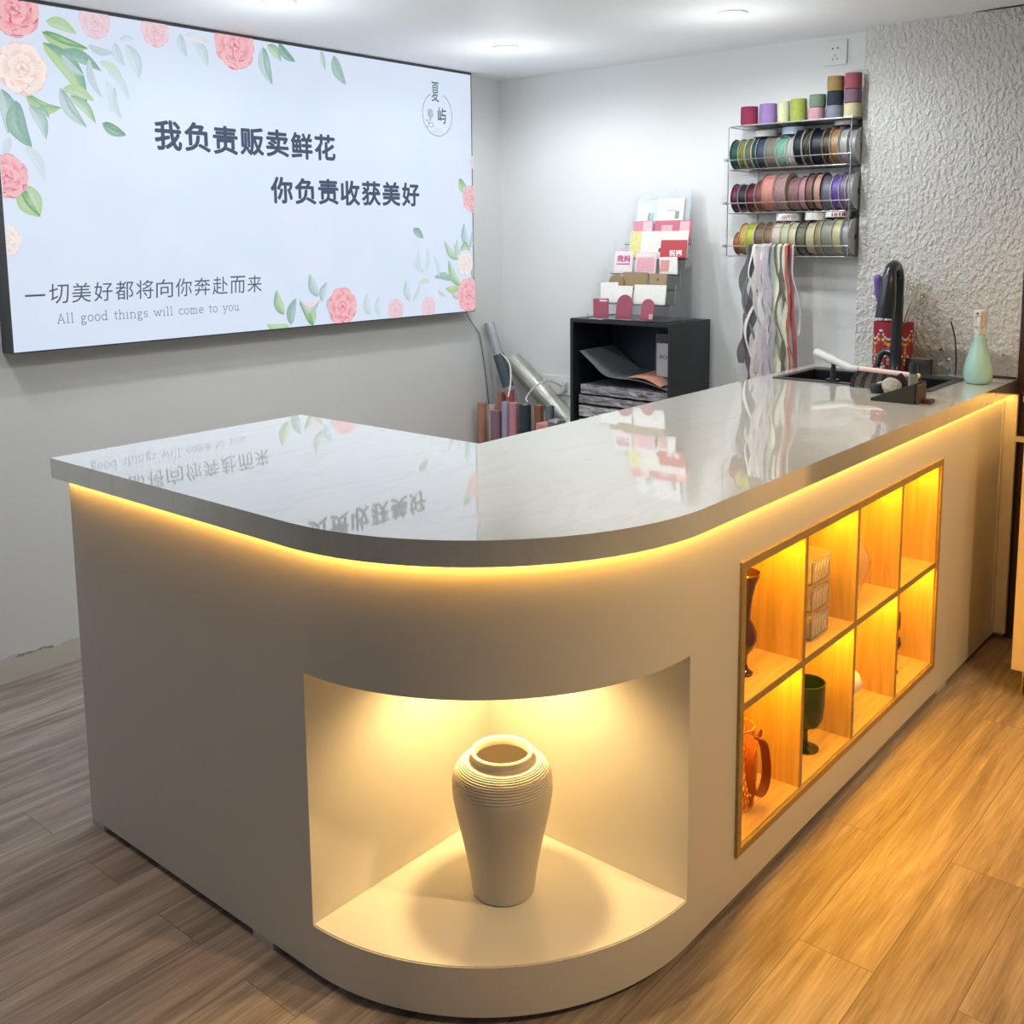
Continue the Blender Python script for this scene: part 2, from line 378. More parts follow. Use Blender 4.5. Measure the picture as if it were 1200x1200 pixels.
# ------------------------------------------------------------------ counter carcass
t = empty('reception_counter', (1.0, 0.3, 0))
tag(t, 'L-shaped white reception counter base with rounded corner and open lit corner niche', 'counter')
off = Vector((-1.0, -0.3, 0))
def arc(r, n=72, a0=0.0, a1=PI / 2): return [(RC - r * math.cos(a0 + (a1 - a0) * k / n), RC - r * math.sin(a0 + (a1 - a0) * k / n)) for k in range(n + 1)]
full = [(0, LY)] + arc(RC) + [(XB, 0), (XB, 0.098), (2.08, 0.098), (2.08, BD), (BD, BD), (BD, LY)]
fullcut = [(0, LY)] + arc(RC) + [(0.700, 0), (0.700, 0.30), (1.920, 0.30), (1.920, 0), (XB, 0), (XB, 0.098), (2.08, 0.098), (2.08, BD), (BD, BD), (BD, LY)]
nic = [(0, LY), (0, RC), (RC, RC), (RC, 0), (0.700, 0), (0.700, 0.30), (1.920, 0.30), (1.920, 0), (XB, 0), (XB, 0.098), (2.08, 0.098), (2.08, BD), (BD, BD), (BD, LY)]
def shift(p): return [(x - 1.0, y - 0.3) for x, y in p]
bm = bmesh.new()
prism(bm, shift(full), 0.016, 0.112)
prism(bm, shift(nic), 0.112, 0.611)
prism(bm, shift(fullcut), 0.611, 0.740)
prism(bm, shift(full), 0.740, H - T - 0.0005)
finish('carcass', bm, WHITE, t)
# glossy niche floor board
bm = bmesh.new(); prism(bm, shift([(0.003, RC)] + [(RC - (RC - 0.003) * math.cos(a * PI / 144), RC - (RC - 0.003) * math.sin(a * PI / 144)) for a in range(73)] + [(RC - 0.001, RC - 0.001)]), 0.1121, 0.1135)
finish('niche_floor', bm, CARC, t)
for x0, y0, x1, y1 in ((0.001, 1.285, 0.05, 1.3385), (0.001, 0.636, 0.05, 0.702), (1.985, 0.001, 2.07, 0.05), (0.60, 1.285, 0.65, 1.335), (2.45, 0.6, 2.52, 0.65), (0.9, 0.6, 0.97, 0.65)):
    box('foot', (x0 - 1, y0 - .3, 0), (x1 - 1, y1 - .3, 0.0163), mat('grey_foot_block', (0.55, 0.53, 0.5), 0.5), t)
box('sink_cupboard_back', (2.081 - 1, BD - .018 - .3, 0.016), (XB - 1, BD - .3, H - T - .001), WHITE, t); box('sink_cupboard_end', (XB - .018 - 1, 0.0985 - .3, 0.016), (XB - 1, BD - .0185 - .3, H - T - .001), WHITE, t)
# pilaster strip that closes the gap to the door frame, with its little rail
box('filler_panel', (XB - 0.004 - 1, -0.040 - .3, 0.024), (XB + 0.012 - 1, 0.0 - .3, H - T - 0.001), WHITE, t)
box('edge_bead', (XB - 0.026 - 1, -0.0035 - .3, 0.02), (XB - 0.004 - 1, 0.0005 - .3, H - T - 0.02), WHITE, t)
# LED strip below the worktop overhang (tape following the face of the counter)
bm = bmesh.new()
path_o = [(-0.014, LY)] + arc(RC + 0.014) + [(XB - 0.01, -0.014)]
path_i = [(-0.004, LY)] + arc(RC + 0.004) + [(XB - 0.01, -0.004)]
prev = None
zz = H - T - 0.003
for (ax, ay), (cx_, cy_) in zip(path_o, path_i):
    q = [bm.verts.new((ax - 1, ay - .3, zz)), bm.verts.new((cx_ - 1, cy_ - .3, zz)), bm.verts.new((cx_ - 1, cy_ - .3, zz + 0.002)), bm.verts.new((ax - 1, ay - .3, zz + 0.002))]
    if prev:
        for k in range(4): bm.faces.new((prev[k], prev[(k + 1) % 4], q[(k + 1) % 4], q[k]))
    prev = q
finish('led_strip', bm, LED, t)
# puck lamp in the niche ceiling
bm = bmesh.new(); lathe(bm, [(0.002, 0.604), (0.030, 0.604), (0.034, 0.6105), (0.002, 0.6105)], 32, c=(0.335 - 1, 0.335 - .3, 0))
finish('niche_lamp', bm, mat('niche_lamp_glow', (1, .9, .7), 0.4, emit=(1.0, 0.62, 0.22), es=30), t)
light('SPOT', 'niche_lamp_light', (0.335, 0.335, 0.600), 16, (1.0, 0.64, 0.26), spot_size=R(165), spot_blend=0.6, shadow_soft_size=0.03)

# ------------------------------------------------------------------ worktop with sink cut-out
outer = [(-OV, LY + OV)] + arc(RC + OV, 96) + [(XT - 0.001, -OV), (XT - 0.001, 0.5365), (XW - 0.003, 0.5365), (XW - 0.003, WI), (WI, WI), (WI, LY + OV)]
SK = (2.150, 0.118, 2.440, 0.628)
hole = [(SK[0], SK[1]), (SK[2], SK[1]), (SK[2], SK[3]), (SK[0], SK[3])]
def flat_curve_mesh(polys, depth):
    cu = bpy.data.curves.new('c', 'CURVE'); cu.dimensions = '2D'; cu.fill_mode = 'BOTH'; cu.extrude = depth / 2
    for P in polys:
        s = cu.splines.new('POLY'); s.points.add(len(P) - 1); s.use_cyclic_u = True
        for q, (x, y) in zip(s.points, P): q.co = (x, y, 0, 1)
    o = bpy.data.objects.new('c', cu); COL.objects.link(o); bpy.context.view_layer.update()
    me = bpy.data.meshes.new_from_object(o.evaluated_get(bpy.context.evaluated_depsgraph_get()))
    bpy.data.objects.remove(o); bpy.data.curves.remove(cu); return me
me = flat_curve_mesh([outer, hole], T)
me.transform(Matrix.Translation((0, 0, H - T / 2)))
me.name = 'worktop'; me.materials.clear(); me.materials.append(quartz())
o = bpy.data.objects.new('countertop', me); COL.objects.link(o)
tag(o, 'glossy white L-shaped stone countertop with rounded front corner, mirroring the lit sign', 'countertop')

# ------------------------------------------------------------------ built-in cube shelf
cs = empty('cube_shelf', (1.31, 0.15, 0.11))
tag(cs, 'oak cube shelf of eight lit open compartments set into the counter side', 'shelf')
X0, X1, Z0, Z1, D = 0.7010, 1.9190, 0.1125, 0.7395, 0.297
def cb(name, x0, y0, z0, x1, y1, z1, m): return box(name, (x0 - 1.31, y0 - .15, z0 - .11), (x1 - 1.31, y1 - .15, z1 - .11), m, cs)
TF = 0.016
cb('side_panel', X0, 0.0, Z0, X0 + TF, D, Z1, OAK); cb('side_panel', X1 - TF, 0.0, Z0, X1, D, Z1, OAK)
cb('top_panel', X0 + TF, 0.0, Z1 - TF, X1 - TF, D, Z1, OAKH); cb('bottom_panel', X0 + TF, 0.0, Z0, X1 - TF, D, Z0 + TF, OAKH)
cb('back_panel', X0 + TF, D - 0.006, Z0 + TF, X1 - TF, D, Z1 - TF, OAK)
zm = 0.428; cb('shelf_board', X0 + TF, 0.0, zm - 0.007, X1 - TF, D - 0.006, zm + 0.007, OAKH)
xs = [X0 + TF / 2 + (X1 - X0 - TF) * k / 4 for k in range(5)]
for k in (1, 2, 3):
    cb('divider', xs[k] - 0.006, 0.0, Z0 + TF, xs[k] + 0.006, D - 0.006, zm - 0.007, OAK); cb('divider', xs[k] - 0.006, 0.0, zm + 0.007, xs[k] + 0.006, D - 0.006, Z1 - TF, OAK)
# raised edge frame on the face
bm = bmesh.new()
def eb(x0, z0, x1, z1, d=0.007): bx(bm, x0 - 1.31, -d - .15, z0 - .11, x1 - 1.31, -0.0002 - .15, z1 - .11)
eb(X0 - 0.005, Z0 - 0.004, X0 + TF - 0.004, Z1 + 0.004); eb(X1 - TF + 0.004, Z0 - 0.004, X1 + 0.005, Z1 + 0.004)
eb(X0 + TF - 0.004, Z1 - TF + 0.002, X1 - TF + 0.004, Z1 + 0.004); eb(X0 + TF - 0.004, Z0 - 0.004, X1 - TF + 0.004, Z0 + TF - 0.004)
eb(X0 + TF - 0.004, zm - 0.008, X1 - TF + 0.004, zm + 0.008, 0.002)
for k in (1, 2, 3): 
    eb(xs[k] - 0.0065, Z0 + TF, xs[k] + 0.0065, zm - 0.008, 0.002); eb(xs[k] - 0.0065, zm + 0.008, xs[k] + 0.0065, Z1 - TF, 0.002)
finish('face_frame', bm, OAKE, cs)
for k in range(4):
    for zt in (zm - 0.007, Z1 - TF):
        cb('led_strip', xs[k] + 0.02, 0.030, zt - 0.004, xs[k + 1] - 0.02, 0.042, zt - 0.0002, LEDC)

# ------------------------------------------------------------------ vase in the niche
bm = bmesh.new()
prof = [(0.002, 0.0), (0.055, 0.0), (0.0605, 0.003), (0.0625, 0.012), (0.066, 0.04), (0.0725, 0.078), (0.080, 0.115), (0.0875, 0.150), (0.0935, 0.180), (0.0972, 0.203), (0.098, 0.216), (0.0975, 0.226)]
r0, z0 = 0.0975, 0.226
for k in range(11):      # turned ridges on the shoulder
    f = (k + 1) / 11; a = f * 1.25
    rr = 0.0635 + 0.0345 * math.cos(a); z_ = 0.226 + 0.047 * math.sin(a) / math.sin(1.25)
    am = (k + 0.5) / 11 * 1.25
    prof += [(0.0635 + 0.0328 * math.cos(am), 0.226 + 0.0455 * math.sin(am) / math.sin(1.25)), (rr + 0.0004, z_)]
prof += [(0.0625, 0.2755), (0.060, 0.279), (0.0612, 0.287), (0.0612, 0.290), (0.0585, 0.2925), (0.054, 0.2915), (0.0525, 0.288), (0.0525, 0.275), (0.064, 0.262), (0.082, 0.24), (0.088, 0.20), (0.072, 0.1), (0.05, 0.01), (0.002, 0.008)]
lathe(bm, prof, 96)
v = finish('ceramic_vase', bm, mat('bisque_ceramic', (0.60, 0.55, 0.46), 0.75, bump=(220, 0.15, 0.001), vary=(12, 0.03)), smooth=True)
v.location = (0.31, 0.30, 0.1137)
tag(v, 'large beige bisque ceramic vase with ridged shoulder standing in the lit corner niche', 'vase')

# ------------------------------------------------------------------ items in the cube shelf
def lathe_thing(name, prof, m, loc, label, cat, n=40):
    bm = bmesh.new(); lathe(bm, prof, n); o = finish(name, bm, m, smooth=True); o.location = loc; return tag(o, label, cat)
ZU, ZL = zm + 0.0075, Z0 + TF + 0.0005
SMOKE = mat('smoky_brown_glass', (0.07, 0.028, 0.015), 0.08, coat=0.5)
lathe_thing('hourglass_vase', [(0.002, 0), (0.022, 0), (0.022, 0.004), (0.012, 0.012), (0.009, 0.026), (0.011, 0.045), (0.022, 0.060), (0.0285, 0.078), (0.0285, 0.096), (0.022, 0.112), (0.014, 0.126), (0.0145, 0.145), (0.018, 0.175), (0.025, 0.205), (0.035, 0.229), (0.033, 0.231), (0.022, 0.205), (0.014, 0.17), (0.010, 0.14), (0.002, 0.13)],
            SMOKE, (0.858, 0.072, ZU), 'dark brown glass vase with flared mouth over a round bulb, in the upper left compartment', 'vase')
lathe_thing('glass_goblet', [(0.002, 0), (0.033, 0), (0.033, 0.003), (0.012, 0.008), (0.0065, 0.018), (0.0055, 0.045), (0.010, 0.055), (0.033, 0.066), (0.041, 0.085), (0.044, 0.12), (0.045, 0.175), (0.0425, 0.175), (0.041, 0.12), (0.037, 0.086), (0.020, 0.07), (0.002, 0.068)],
            mat('dark_green_glass', (0.016, 0.034, 0.008), 0.1, coat=0.4), (1.185, 0.066, ZL), 'dark green glass goblet on a short stem in a lower compartment of the cube shelf', 'goblet')
lathe_thing('bulb_vase', [(0.002, 0), (0.024, 0), (0.024, 0.004), (0.014, 0.02), (0.012, 0.045), (0.020, 0.055), (0.036, 0.07), (0.040, 0.088), (0.033, 0.108), (0.018, 0.122), (0.012, 0.14), (0.015, 0.165), (0.013, 0.165), (0.009, 0.14), (0.002, 0.13)],
            mat('frosted_white_glass', (0.85, 0.80, 0.75), 0.4), (1.435, 0.066, ZL), 'frosted white bulb vase with slim neck in the lower third compartment', 'vase')
lathe_thing('cone_vase', [(0.002, 0), (0.020, 0), (0.021, 0.005), (0.030, 0.04), (0.044, 0.085), (0.047, 0.10), (0.040, 0.125), (0.020, 0.16), (0.012, 0.185), (0.015, 0.20), (0.012, 0.2), (0.008, 0.18), (0.002, 0.17)],
            mat('translucent_white_glass', (0.95, 0.9, 0.85), 0.25, trans=0.85, ior=1.1), (1.465, 0.075, ZU), 'pale translucent glass vase in the upper third compartment', 'vase')
lathe_thing('bubble_candlestick', [(0.002, 0), (0.020, 0), (0.020, 0.004), (0.009, 0.010), (0.008, 0.018), (0.016, 0.03), (0.017, 0.045), (0.009, 0.056), (0.009, 0.062), (0.022, 0.074), (0.026, 0.090), (0.022, 0.106), (0.010, 0.116), (0.010, 0.122), (0.021, 0.133), (0.0225, 0.15), (0.0215, 0.180), (0.019, 0.182), (0.002, 0.16)],
            mat('dark_amber_glass', (0.09, 0.022, 0.015), 0.1, coat=0.5), (1.765, 0.066, ZL), 'dark amber glass vase of stacked bubbles in the lower right compartment', 'vase')
# acrylic three-tier drawer box
ab = empty('acrylic_drawer_box', (1.165, 0.075, ZU))
tag(ab, 'clear acrylic three-tier drawer box in the upper second compartment', 'organiser')
for k in range(3):
    bm = bmesh.new(); z_ = 0.002 + k * 0.068
    for a_, b_ in (((-.05, -.045, z_), (-.047, .045, z_ + .062)), ((.047, -.045, z_), (.05, .045, z_ + .062)), ((-.047, -.045, z_), (.047, .045, z_ + .003)), ((-.047, -.045, z_ + .003), (.047, -.042, z_ + .055)), ((-.047, .042, z_ + .003), (.047, .045, z_ + .062))):
        bx(bm, *a_, *b_)
    finish('drawer', bm, mat('clear_styrene', (0.95, 0.93, 0.88), 0.08, trans=0.8, ior=1.2), ab)
    bm = bmesh.new()
    for q in range(5):
        tube(bm, smooth_path([(-0.035 + 0.017 * q, -0.0465, z_ + 0.008), (-0.04 + 0.017 * q, -0.0465, z_ + 0.028), (-0.03 + 0.017 * q, -0.0465, z_ + 0.048)], 4), 0.0009, 5)
    finish('scroll_pattern', bm, mat('white_scroll', (0.9, 0.85, 0.75), 0.4), ab)
# woven basket with leather handle
bk = empty('woven_basket', (0.85, 0.078, ZL))
tag(bk, 'orange-brown woven wire basket with leather carrying strap in the lower left compartment', 'basket')
bm = bmesh.new(); N = 26
for s in (1, -1):
    for k in range(N):
        pts = []
        for j in range(9):
            f = j / 8; a = 2 * PI * k / N + s * f * 1.5; r_ = 0.034 + 0.008 * math.sin(f * PI) + 0.002 * s
            pts.append((r_ * math.cos(a), r_ * math.sin(a), 0.002 + f * 0.185))
        tube(bm, pts, 0.0011, 4)
for z_ in (0.003, 0.05, 0.1, 0.15, 0.188):
    tube(bm, [(0.037 * math.cos(a * PI / 12), 0.037 * math.sin(a * PI / 12), z_) for a in range(25)], 0.0016, 5)
finish('wicker_body', bm, mat('copper_wicker', (0.62, 0.24, 0.08), 0.5), bk)
bm = bmesh.new(); prev = None
SPT = smooth_path([(0.006, -0.047, 0.170), (0.026, -0.050, 0.150), (0.040, -0.050, 0.115), (0.046, -0.050, 0.075), (0.036, -0.050, 0.045), (0.012, -0.050, 0.036), (-0.015, -0.050, 0.050), (-0.032, -0.050, 0.090), (-0.030, -0.048, 0.140), (-0.012, -0.046, 0.172)], 5)
for k, c in enumerate(SPT):
    tg = (SPT[min(k + 1, len(SPT) - 1)] - SPT[max(k - 1, 0)]).normalized(); nn = Vector((tg.z, 0, -tg.x)) * 0.0012; sd = Vector((0, 0.011, 0))
    q = [bm.verts.new(c - sd - nn), bm.verts.new(c + sd - nn), bm.verts.new(c + sd + nn), bm.verts.new(c - sd + nn)]
    if prev:
        for j in range(4): bm.faces.new((prev[j], prev[(j + 1) % 4], q[(j + 1) % 4], q[j]))
    else: bm.faces.new(q)
    prev = q
bm.faces.new(prev)
finish('strap', bm, mat('tan_leather', (0.32, 0.09, 0.03), 0.45), bk, smooth=True)
bm = bmesh.new(); lathe(bm, [(0.004, -0.002), (0.010, -0.002), (0.010, 0.002), (0.004, 0.002)], 20, axis='y', c=(0.015, -0.046, 0.176), close=True)
finish('strap_ring', bm, mat('tan_leather', ()), bk, smooth=True)

# ------------------------------------------------------------------ lightbox sign
YL = YW - 0.0695
LX0, LX1, LZ0, LZ1 = 0.295, 2.393, 1.050, 2.1105
lb = empty('lightbox_sign', ((LX0 + LX1) / 2, YW, LZ0))
tag(lb, 'large backlit white wall sign with roses and Chinese lettering', 'sign')
ox, oy, oz = (LX0 + LX1) / 2, YW, LZ0
bm = bmesh.new()
def lbx(x0, y0, z0, x1, y1, z1): bx(bm, x0 - ox, y0 - oy, z0 - oz, x1 - ox, y1 - oy, z1 - oz)
FR = 0.0045
lbx(LX0, YL, LZ0, LX0 + FR, YW - .0005, LZ1); lbx(LX1 - FR, YL, LZ0, LX1, YW - .0005, LZ1)
lbx(LX0 + FR, YL, LZ0, LX1 - FR, YW - .0005, LZ0 + FR); lbx(LX0 + FR, YL, LZ1 - 0.009, LX1 - FR, YW - .0005, LZ1)
lbx(LX0 + FR, YW - 0.01, LZ0 + FR, LX1 - FR, YW - .0005, LZ1 - 0.009)
finish('frame', bm, DARKF, lb)
PX0, PX1, PZ0, PZ1 = LX0 + FR, LX1 - FR, LZ0 + FR, LZ1 - 0.009
bm = bmesh.new(); lbx(PX0, YL + 0.001, PZ0, PX1, YL + 0.004, PZ1); finish('lit_panel', bm, lightbox_film(), lb)
INK = ink_film()
class Print:
    """flat printed ink: layered polygons with a colour per vertex, each a hair in front of the last"""
    def __init__(s, d0): s.V = []; s.F = []; s.C = []; s.d = d0; s.step = 0.00001
    def poly(s, pts, colc, cole, centre=None):
        # clip to the panel
        def clip(P, ax, lim, sg):
            out = []
            for i in range(len(P)):
                a, b = P[i - 1], P[i]; ia = sg * (a[ax] - lim) >= 0; ib = sg * (b[ax] - lim) >= 0
                if ia != ib:
                    t_ = (lim - a[ax]) / (b[ax] - a[ax]); out.append((a[0] + (b[0] - a[0]) * t_, a[1] + (b[1] - a[1]) * t_))
                if ib: out.append(b)
            return out
        for ax, lim, sg in ((0, PX0, 1), (0, PX1, -1), (1, PZ0, 1), (1, PZ1, -1)):
            if len(pts) < 3: return
            pts = clip(pts, ax, lim, sg)
        if len(pts) < 3: return
        s.d += s.step
        if centre is None or not (PX0 < centre[0] < PX1 and PZ0 < centre[1] < PZ1): centre = (sum(p[0] for p in pts) / len(pts), sum(p[1] for p in pts) / len(pts))
        y = YL + 0.001 - s.d - oy
        i0 = len(s.V); s.V.append((centre[0] - ox, y, centre[1] - oz)); s.C.append(colc)
        for p in pts: s.V.append((p[0] - ox, y, p[1] - oz)); s.C.append(cole)
        n = len(pts)
        for k in range(n): s.F.append((i0, i0 + 1 + k, i0 + 1 + (k + 1) % n))
    def line(s, pts, wd, col):
        s.d += 0.000004; keep, s.step = s.step, 0.0
        for a, b in zip(pts, pts[1:]):
            d = Vector((b[0] - a[0], b[1] - a[1])); 
            if d.length < 1e-7: continue
            d.normalize(); n = Vector((-d.y, d.x)) * wd / 2; e = d * wd * 0.3
            s.poly([(a[0] - n.x - e.x, a[1] - n.y - e.y), (b[0] - n.x + e.x, b[1] - n.y + e.y), (b[0] + n.x + e.x, b[1] + n.y + e.y), (a[0] + n.x - e.x, a[1] + n.y - e.y)], col, col)
        s.step = keep
    def build(s, name):
        me = bpy.data.meshes.new(name); me.from_pydata(s.V, [], s.F)
        ca = me.color_attributes.new('ink', 'FLOAT_COLOR', 'POINT')
        for i, c in enumerate(s.C): ca.data[i].color = (*c, 1)
        me.materials.append(INK); o = bpy.data.objects.new(name, me); COL.objects.link(o); o.parent = lb; return o
PAPER = (0.74, 0.83, 0.95)
def fade(c, f): return tuple(PAPER[i] + (c[i] - PAPER[i]) * f for i in range(3))
def rnd(c, s=0.06): 
    k = 1 + random.uniform(-s, s); return tuple(min(1, x * k) for x in c)
PINK = (0.80, 0.20, 0.27); PINKL = (0.88, 0.48, 0.52); PINKD = (0.50, 0.04, 0.10); PEACH = (0.86, 0.58, 0.48); PEACHD = (0.78, 0.33, 0.25)
GRN = (0.09, 0.33, 0.14); GRNL = (0.34, 0.56, 0.12); TEAL = (0.13, 0.34, 0.27); SAGE = (0.38, 0.54, 0.50)
def blob(P, x, z, rx, rz, rot, cc, ce, n=16, wob=0.12):
    ph = random.uniform(0, 6.28); pts = []
    for k in range(n):
        a = 2 * PI * k / n; r_ = 1 + wob * math.sin(3 * a + ph) * 0.6 + wob * 0.5 * math.sin(5 * a + 2 * ph)
        u, v_ = rx * r_ * math.cos(a), rz * r_ * math.sin(a)
        pts.append((x + u * math.cos(rot) - v_ * math.sin(rot), z + u * math.sin(rot) + v_ * math.cos(rot)))
    P.poly(pts, cc, ce, (x, z))
def mixc(a, b, t): return tuple(a[i] + (b[i] - a[i]) * t for i in range(3))
def rose(P, x, z, r_, f=1.0, peach=False):
    A, B_, D_ = (PEACH, (0.93, 0.80, 0.74), PEACHD) if peach else (PINK, PINKL, PINKD)
    for k in range(7):
        a = 2 * PI * k / 7 + 0.3; blob(P, x + 0.50 * r_ * math.cos(a), z + 0.52 * r_ * math.sin(a), 0.50 * r_, 0.42 * r_, a + PI / 2, fade(rnd(B_), f * 0.95), fade(rnd(A), f * 0.75))
    layers = [(0.60, 6, 0.40), (0.44, 5, 0.34), (0.30, 5, 0.26), (0.17, 4, 0.20), (0.07, 3, 0.13)]
    for j, (rad, n_, sz) in enumerate(layers):
        for k in range(n_):
            a = 2 * PI * k / n_ + j * 0.7
            px, pz = x + rad * r_ * math.cos(a), z + rad * r_ * math.sin(a)
            dk = D_ if not peach else PEACHD
            ro = a + PI / 2 + random.uniform(-.2, .2)
            blob(P, px - 0.015 * r_ * math.cos(a), pz - 0.02 * r_, sz * r_ * 1.05, sz * r_ * 0.74, ro, fade(mixc(A, dk, .55), f), fade(mixc(A, dk, .45), f))
            blob(P, px + 0.03 * r_ * math.cos(a), pz + 0.035 * r_ * math.sin(a), sz * r_, sz * r_ * 0.66, ro, fade(rnd(A if j % 2 else B_), f), fade(rnd(B_), f))
    blob(P, x, z, 0.09 * r_, 0.08 * r_, 0, fade(D_, f * .8), fade(A, f))
def leaf(P, x0, z0, x1, z1, wd, c=GRN, c2=GRNL, f=1.0, bend=0.12):
    d = Vector((x1 - x0, z1 - z0)); L_ = d.length; n = Vector((-d.y, d.x)) / L_
    def at(t_, s_): 
        b_ = bend * L_ * math.sin(PI * t_); q = Vector((x0, z0)) + d * t_ + n * (b_ + s_ * wd * L_ * (math.sin(PI * t_ ** 0.8) ** 0.8))
        return (q.x, q.y)
    N_ = 12
    up_ = [at(k / N_, 0.5) for k in range(N_ + 1)]; dn = [at(k / N_, -0.5) for k in range(N_, -1, -1)]; mid = [at(k / N_, 0) for k in range(N_ + 1)]
    P.poly(up_ + mid[::-1], fade(c2, f * 0.8), fade(c, f)); P.poly(mid + dn, fade(c2, f * 0.6), fade(rnd(c2), f * 0.85))
    P.line(mid, 0.0012, fade(tuple(q * .6 for q in c), f * .8))
    for k in range(2, N_ - 2, 2):
        P.line([mid[k], at((k + 1.6) / N_, 0.42)], 0.0008, fade(tuple(q * .7 for q in c), f * .5)); P.line([mid[k], at((k + 1.6) / N_, -0.42)], 0.0008, fade(tuple(q * .7 for q in c), f * .5))
FL = Print(0.0002)
# sprays of leaves, top left
for a_ in ((.455, 2.02, .60, 1.99, .30, GRN, GRNL, 1, -.08), (.47, 2.055, .565, 2.03, .4, GRNL, GRNL, .8, .1), (.455, 1.99, .585, 1.815, .30, TEAL, GRNL, .95, .12), (.50, 1.965, .64, 1.925, .28, TEAL, GRN, .9, .12),
           (.51, 1.96, .58, 1.905, .3, SAGE, GRN, .6, -.1), (.50, 1.86, .58, 1.745, .3, TEAL, SAGE, .8, -.1), (.51, 1.86, .61, 1.83, .35, GRNL, GRNL, .8, .1), (.53, 1.84, .61, 1.76, .3, GRN, GRNL, .8, .1),
           (.39, 1.83, .50, 1.80, .38, GRN, GRNL, .95, -.2), (.32, 1.84, .33, 1.71, .4, TEAL, SAGE, .9, .1), (.36, 1.81, .40, 1.67, .42, TEAL, GRN, .9, -.15), (.40, 1.80, .445, 1.70, .35, TEAL, SAGE, .75, .12),
           (.335, 1.70, .31, 1.64, .4, SAGE, SAGE, .5, 0), (.38, 1.68, .43, 1.575, .3, SAGE, SAGE, .4, .1), (.42, 1.79, .46, 1.765, .4, GRN, TEAL, .8, .2),
           (.60, 2.0, .69, 1.99, .28, SAGE, TEAL, .55, -.1), (.60, 1.96, .64, 1.84, .2, SAGE, TEAL, .5, -.12), (.635, 1.955, .715, 1.90, .3, GRNL, GRNL, .5, .12), (.66, 1.93, .73, 1.84, .25, SAGE, SAGE, .45, .15),
           (.655, 1.90, .66, 1.80, .25, GRNL, SAGE, .3, .1), (.68, 1.88, .70, 1.78, .3, TEAL, SAGE, .45, -.15),
           (.69, 2.02, .72, 1.95, .45, TEAL, SAGE, .45, -.1), (.73, 2.02, .77, 1.915, .42, TEAL, SAGE, .42, .1), (.71, 2.03, .76, 2.04, .4, TEAL, SAGE, .35, .1), (.93, 2.08, .955, 2.005, .42, TEAL, SAGE, .5, -.1), (.98, 2.07, 1.035, 1.985, .4, TEAL, SAGE, .45, .1), (.95, 2.08, 1.05, 2.065, .3, SAGE, PEACH, .35, 0),
           (1.27, 2.08, 1.305, 1.95, .40, TEAL, SAGE, .85, -.1), (1.29, 2.09, 1.35, 2.04, .5, GRN, GRNL, .8, .1), (1.34, 2.10, 1.415, 2.045, .38, GRN, TEAL, 1, -.1), (1.54, 2.10, 1.555, 2.03, .35, TEAL, SAGE, .7, 0), (1.60, 2.09, 1.66, 1.985, .42, TEAL, GRN, .75, -.1),
           (.35, 1.55, .41, 1.465, .5, GRN, GRNL, 1, -.1), (.375, 1.56, .41, 1.47, .35, GRNL, GRNL, .8, .1), (.632, 1.763, .712, 1.73, .42, GRN, GRN, 1, -.05),
           # right-hand cluster
           (2.01, 1.425, 2.07, 1.385, .5, GRN, TEAL, .9, .05), (2.30, 1.645, 2.365, 1.58, .5, GRN, GRNL, .9, -.1), (2.33, 1.62, 2.345, 1.53, .3, GRNL, SAGE, .6, .1),
           (2.35, 1.34, 2.33, 1.45, .35, TEAL, SAGE, .8, .1), (2.365, 1.34, 2.39, 1.43, .35, TEAL, SAGE, .7, -.1), (2.30, 1.33, 2.37, 1.325, .5, GRN, GRNL, .8, .3), (2.30, 1.31, 2.28, 1.38, .3, TEAL, SAGE, .6, .1),
           (2.29, 1.29, 2.20, 1.375, .3, GRN, GRNL, .7, .12), (2.275, 1.29, 2.26, 1.36, .28, TEAL, GRNL, .7, -.1), (2.30, 1.17, 2.225, 1.29, .3, GRN, GRNL, .8, .12), (2.29, 1.165, 2.20, 1.165, .4, GRNL, GRNL, .9, .1), (2.24, 1.20, 2.13, 1.215, .3, TEAL, GRN, .8, -.12),
           (2.16, 1.22, 2.13, 1.31, .25, SAGE, SAGE, .5, -.1), (2.07, 1.24, 2.01, 1.29, .28, SAGE, TEAL, .45, .1), (2.08, 1.24, 2.09, 1.35, .25, SAGE, SAGE, .4, -.1), (2.05, 1.24, 2.04, 1.34, .25, SAGE, TEAL, .35, .1), (2.10, 1.20, 2.03, 1.195, .35, GRNL, GRNL, .45, -.1),
           (1.98, 1.12, 1.96, 1.21, .4, TEAL, SAGE, .5, .1), (2.00, 1.12, 2.04, 1.19, .35, TEAL, SAGE, .4, -.1), (2.29, 1.12, 2.24, 1.14, .4, GRN, GRNL, .7, .1), (2.20, 1.13, 2.15, 1.16, .35, SAGE, TEAL, .5, .1), (2.38, 1.20, 2.37, 1.27, .4, GRN, TEAL, .8, -.1),
           # bottom cluster
           (1.315, 1.105, 1.285, 1.20, .42, TEAL, GRNL, .9, .1), (1.345, 1.065, 1.375, 1.165, .40, TEAL, TEAL, .85, .1), (1.335, 1.06, 1.235, 1.075, .5, GRNL, GRNL, .85, .2), (1.455, 1.055, 1.39, 1.15, .5, GRN, GRNL, 1, -.15),
           (1.485, 1.165, 1.445, 1.255, .42, TEAL, SAGE, .75, .1), (1.50, 1.145, 1.53, 1.22, .42, TEAL, SAGE, .7, .1), (1.49, 1.15, 1.39, 1.16, .5, GRN, PEACH, .6, .3), (1.53, 1.11, 1.535, 1.16, .3, SAGE, GRN, .7, .1),
           (1.75, 1.075, 1.735, 1.165, .45, TEAL, SAGE, .4, .1), (1.80, 1.07, 1.80, 1.15, .4, TEAL, SAGE, .4, .1)):
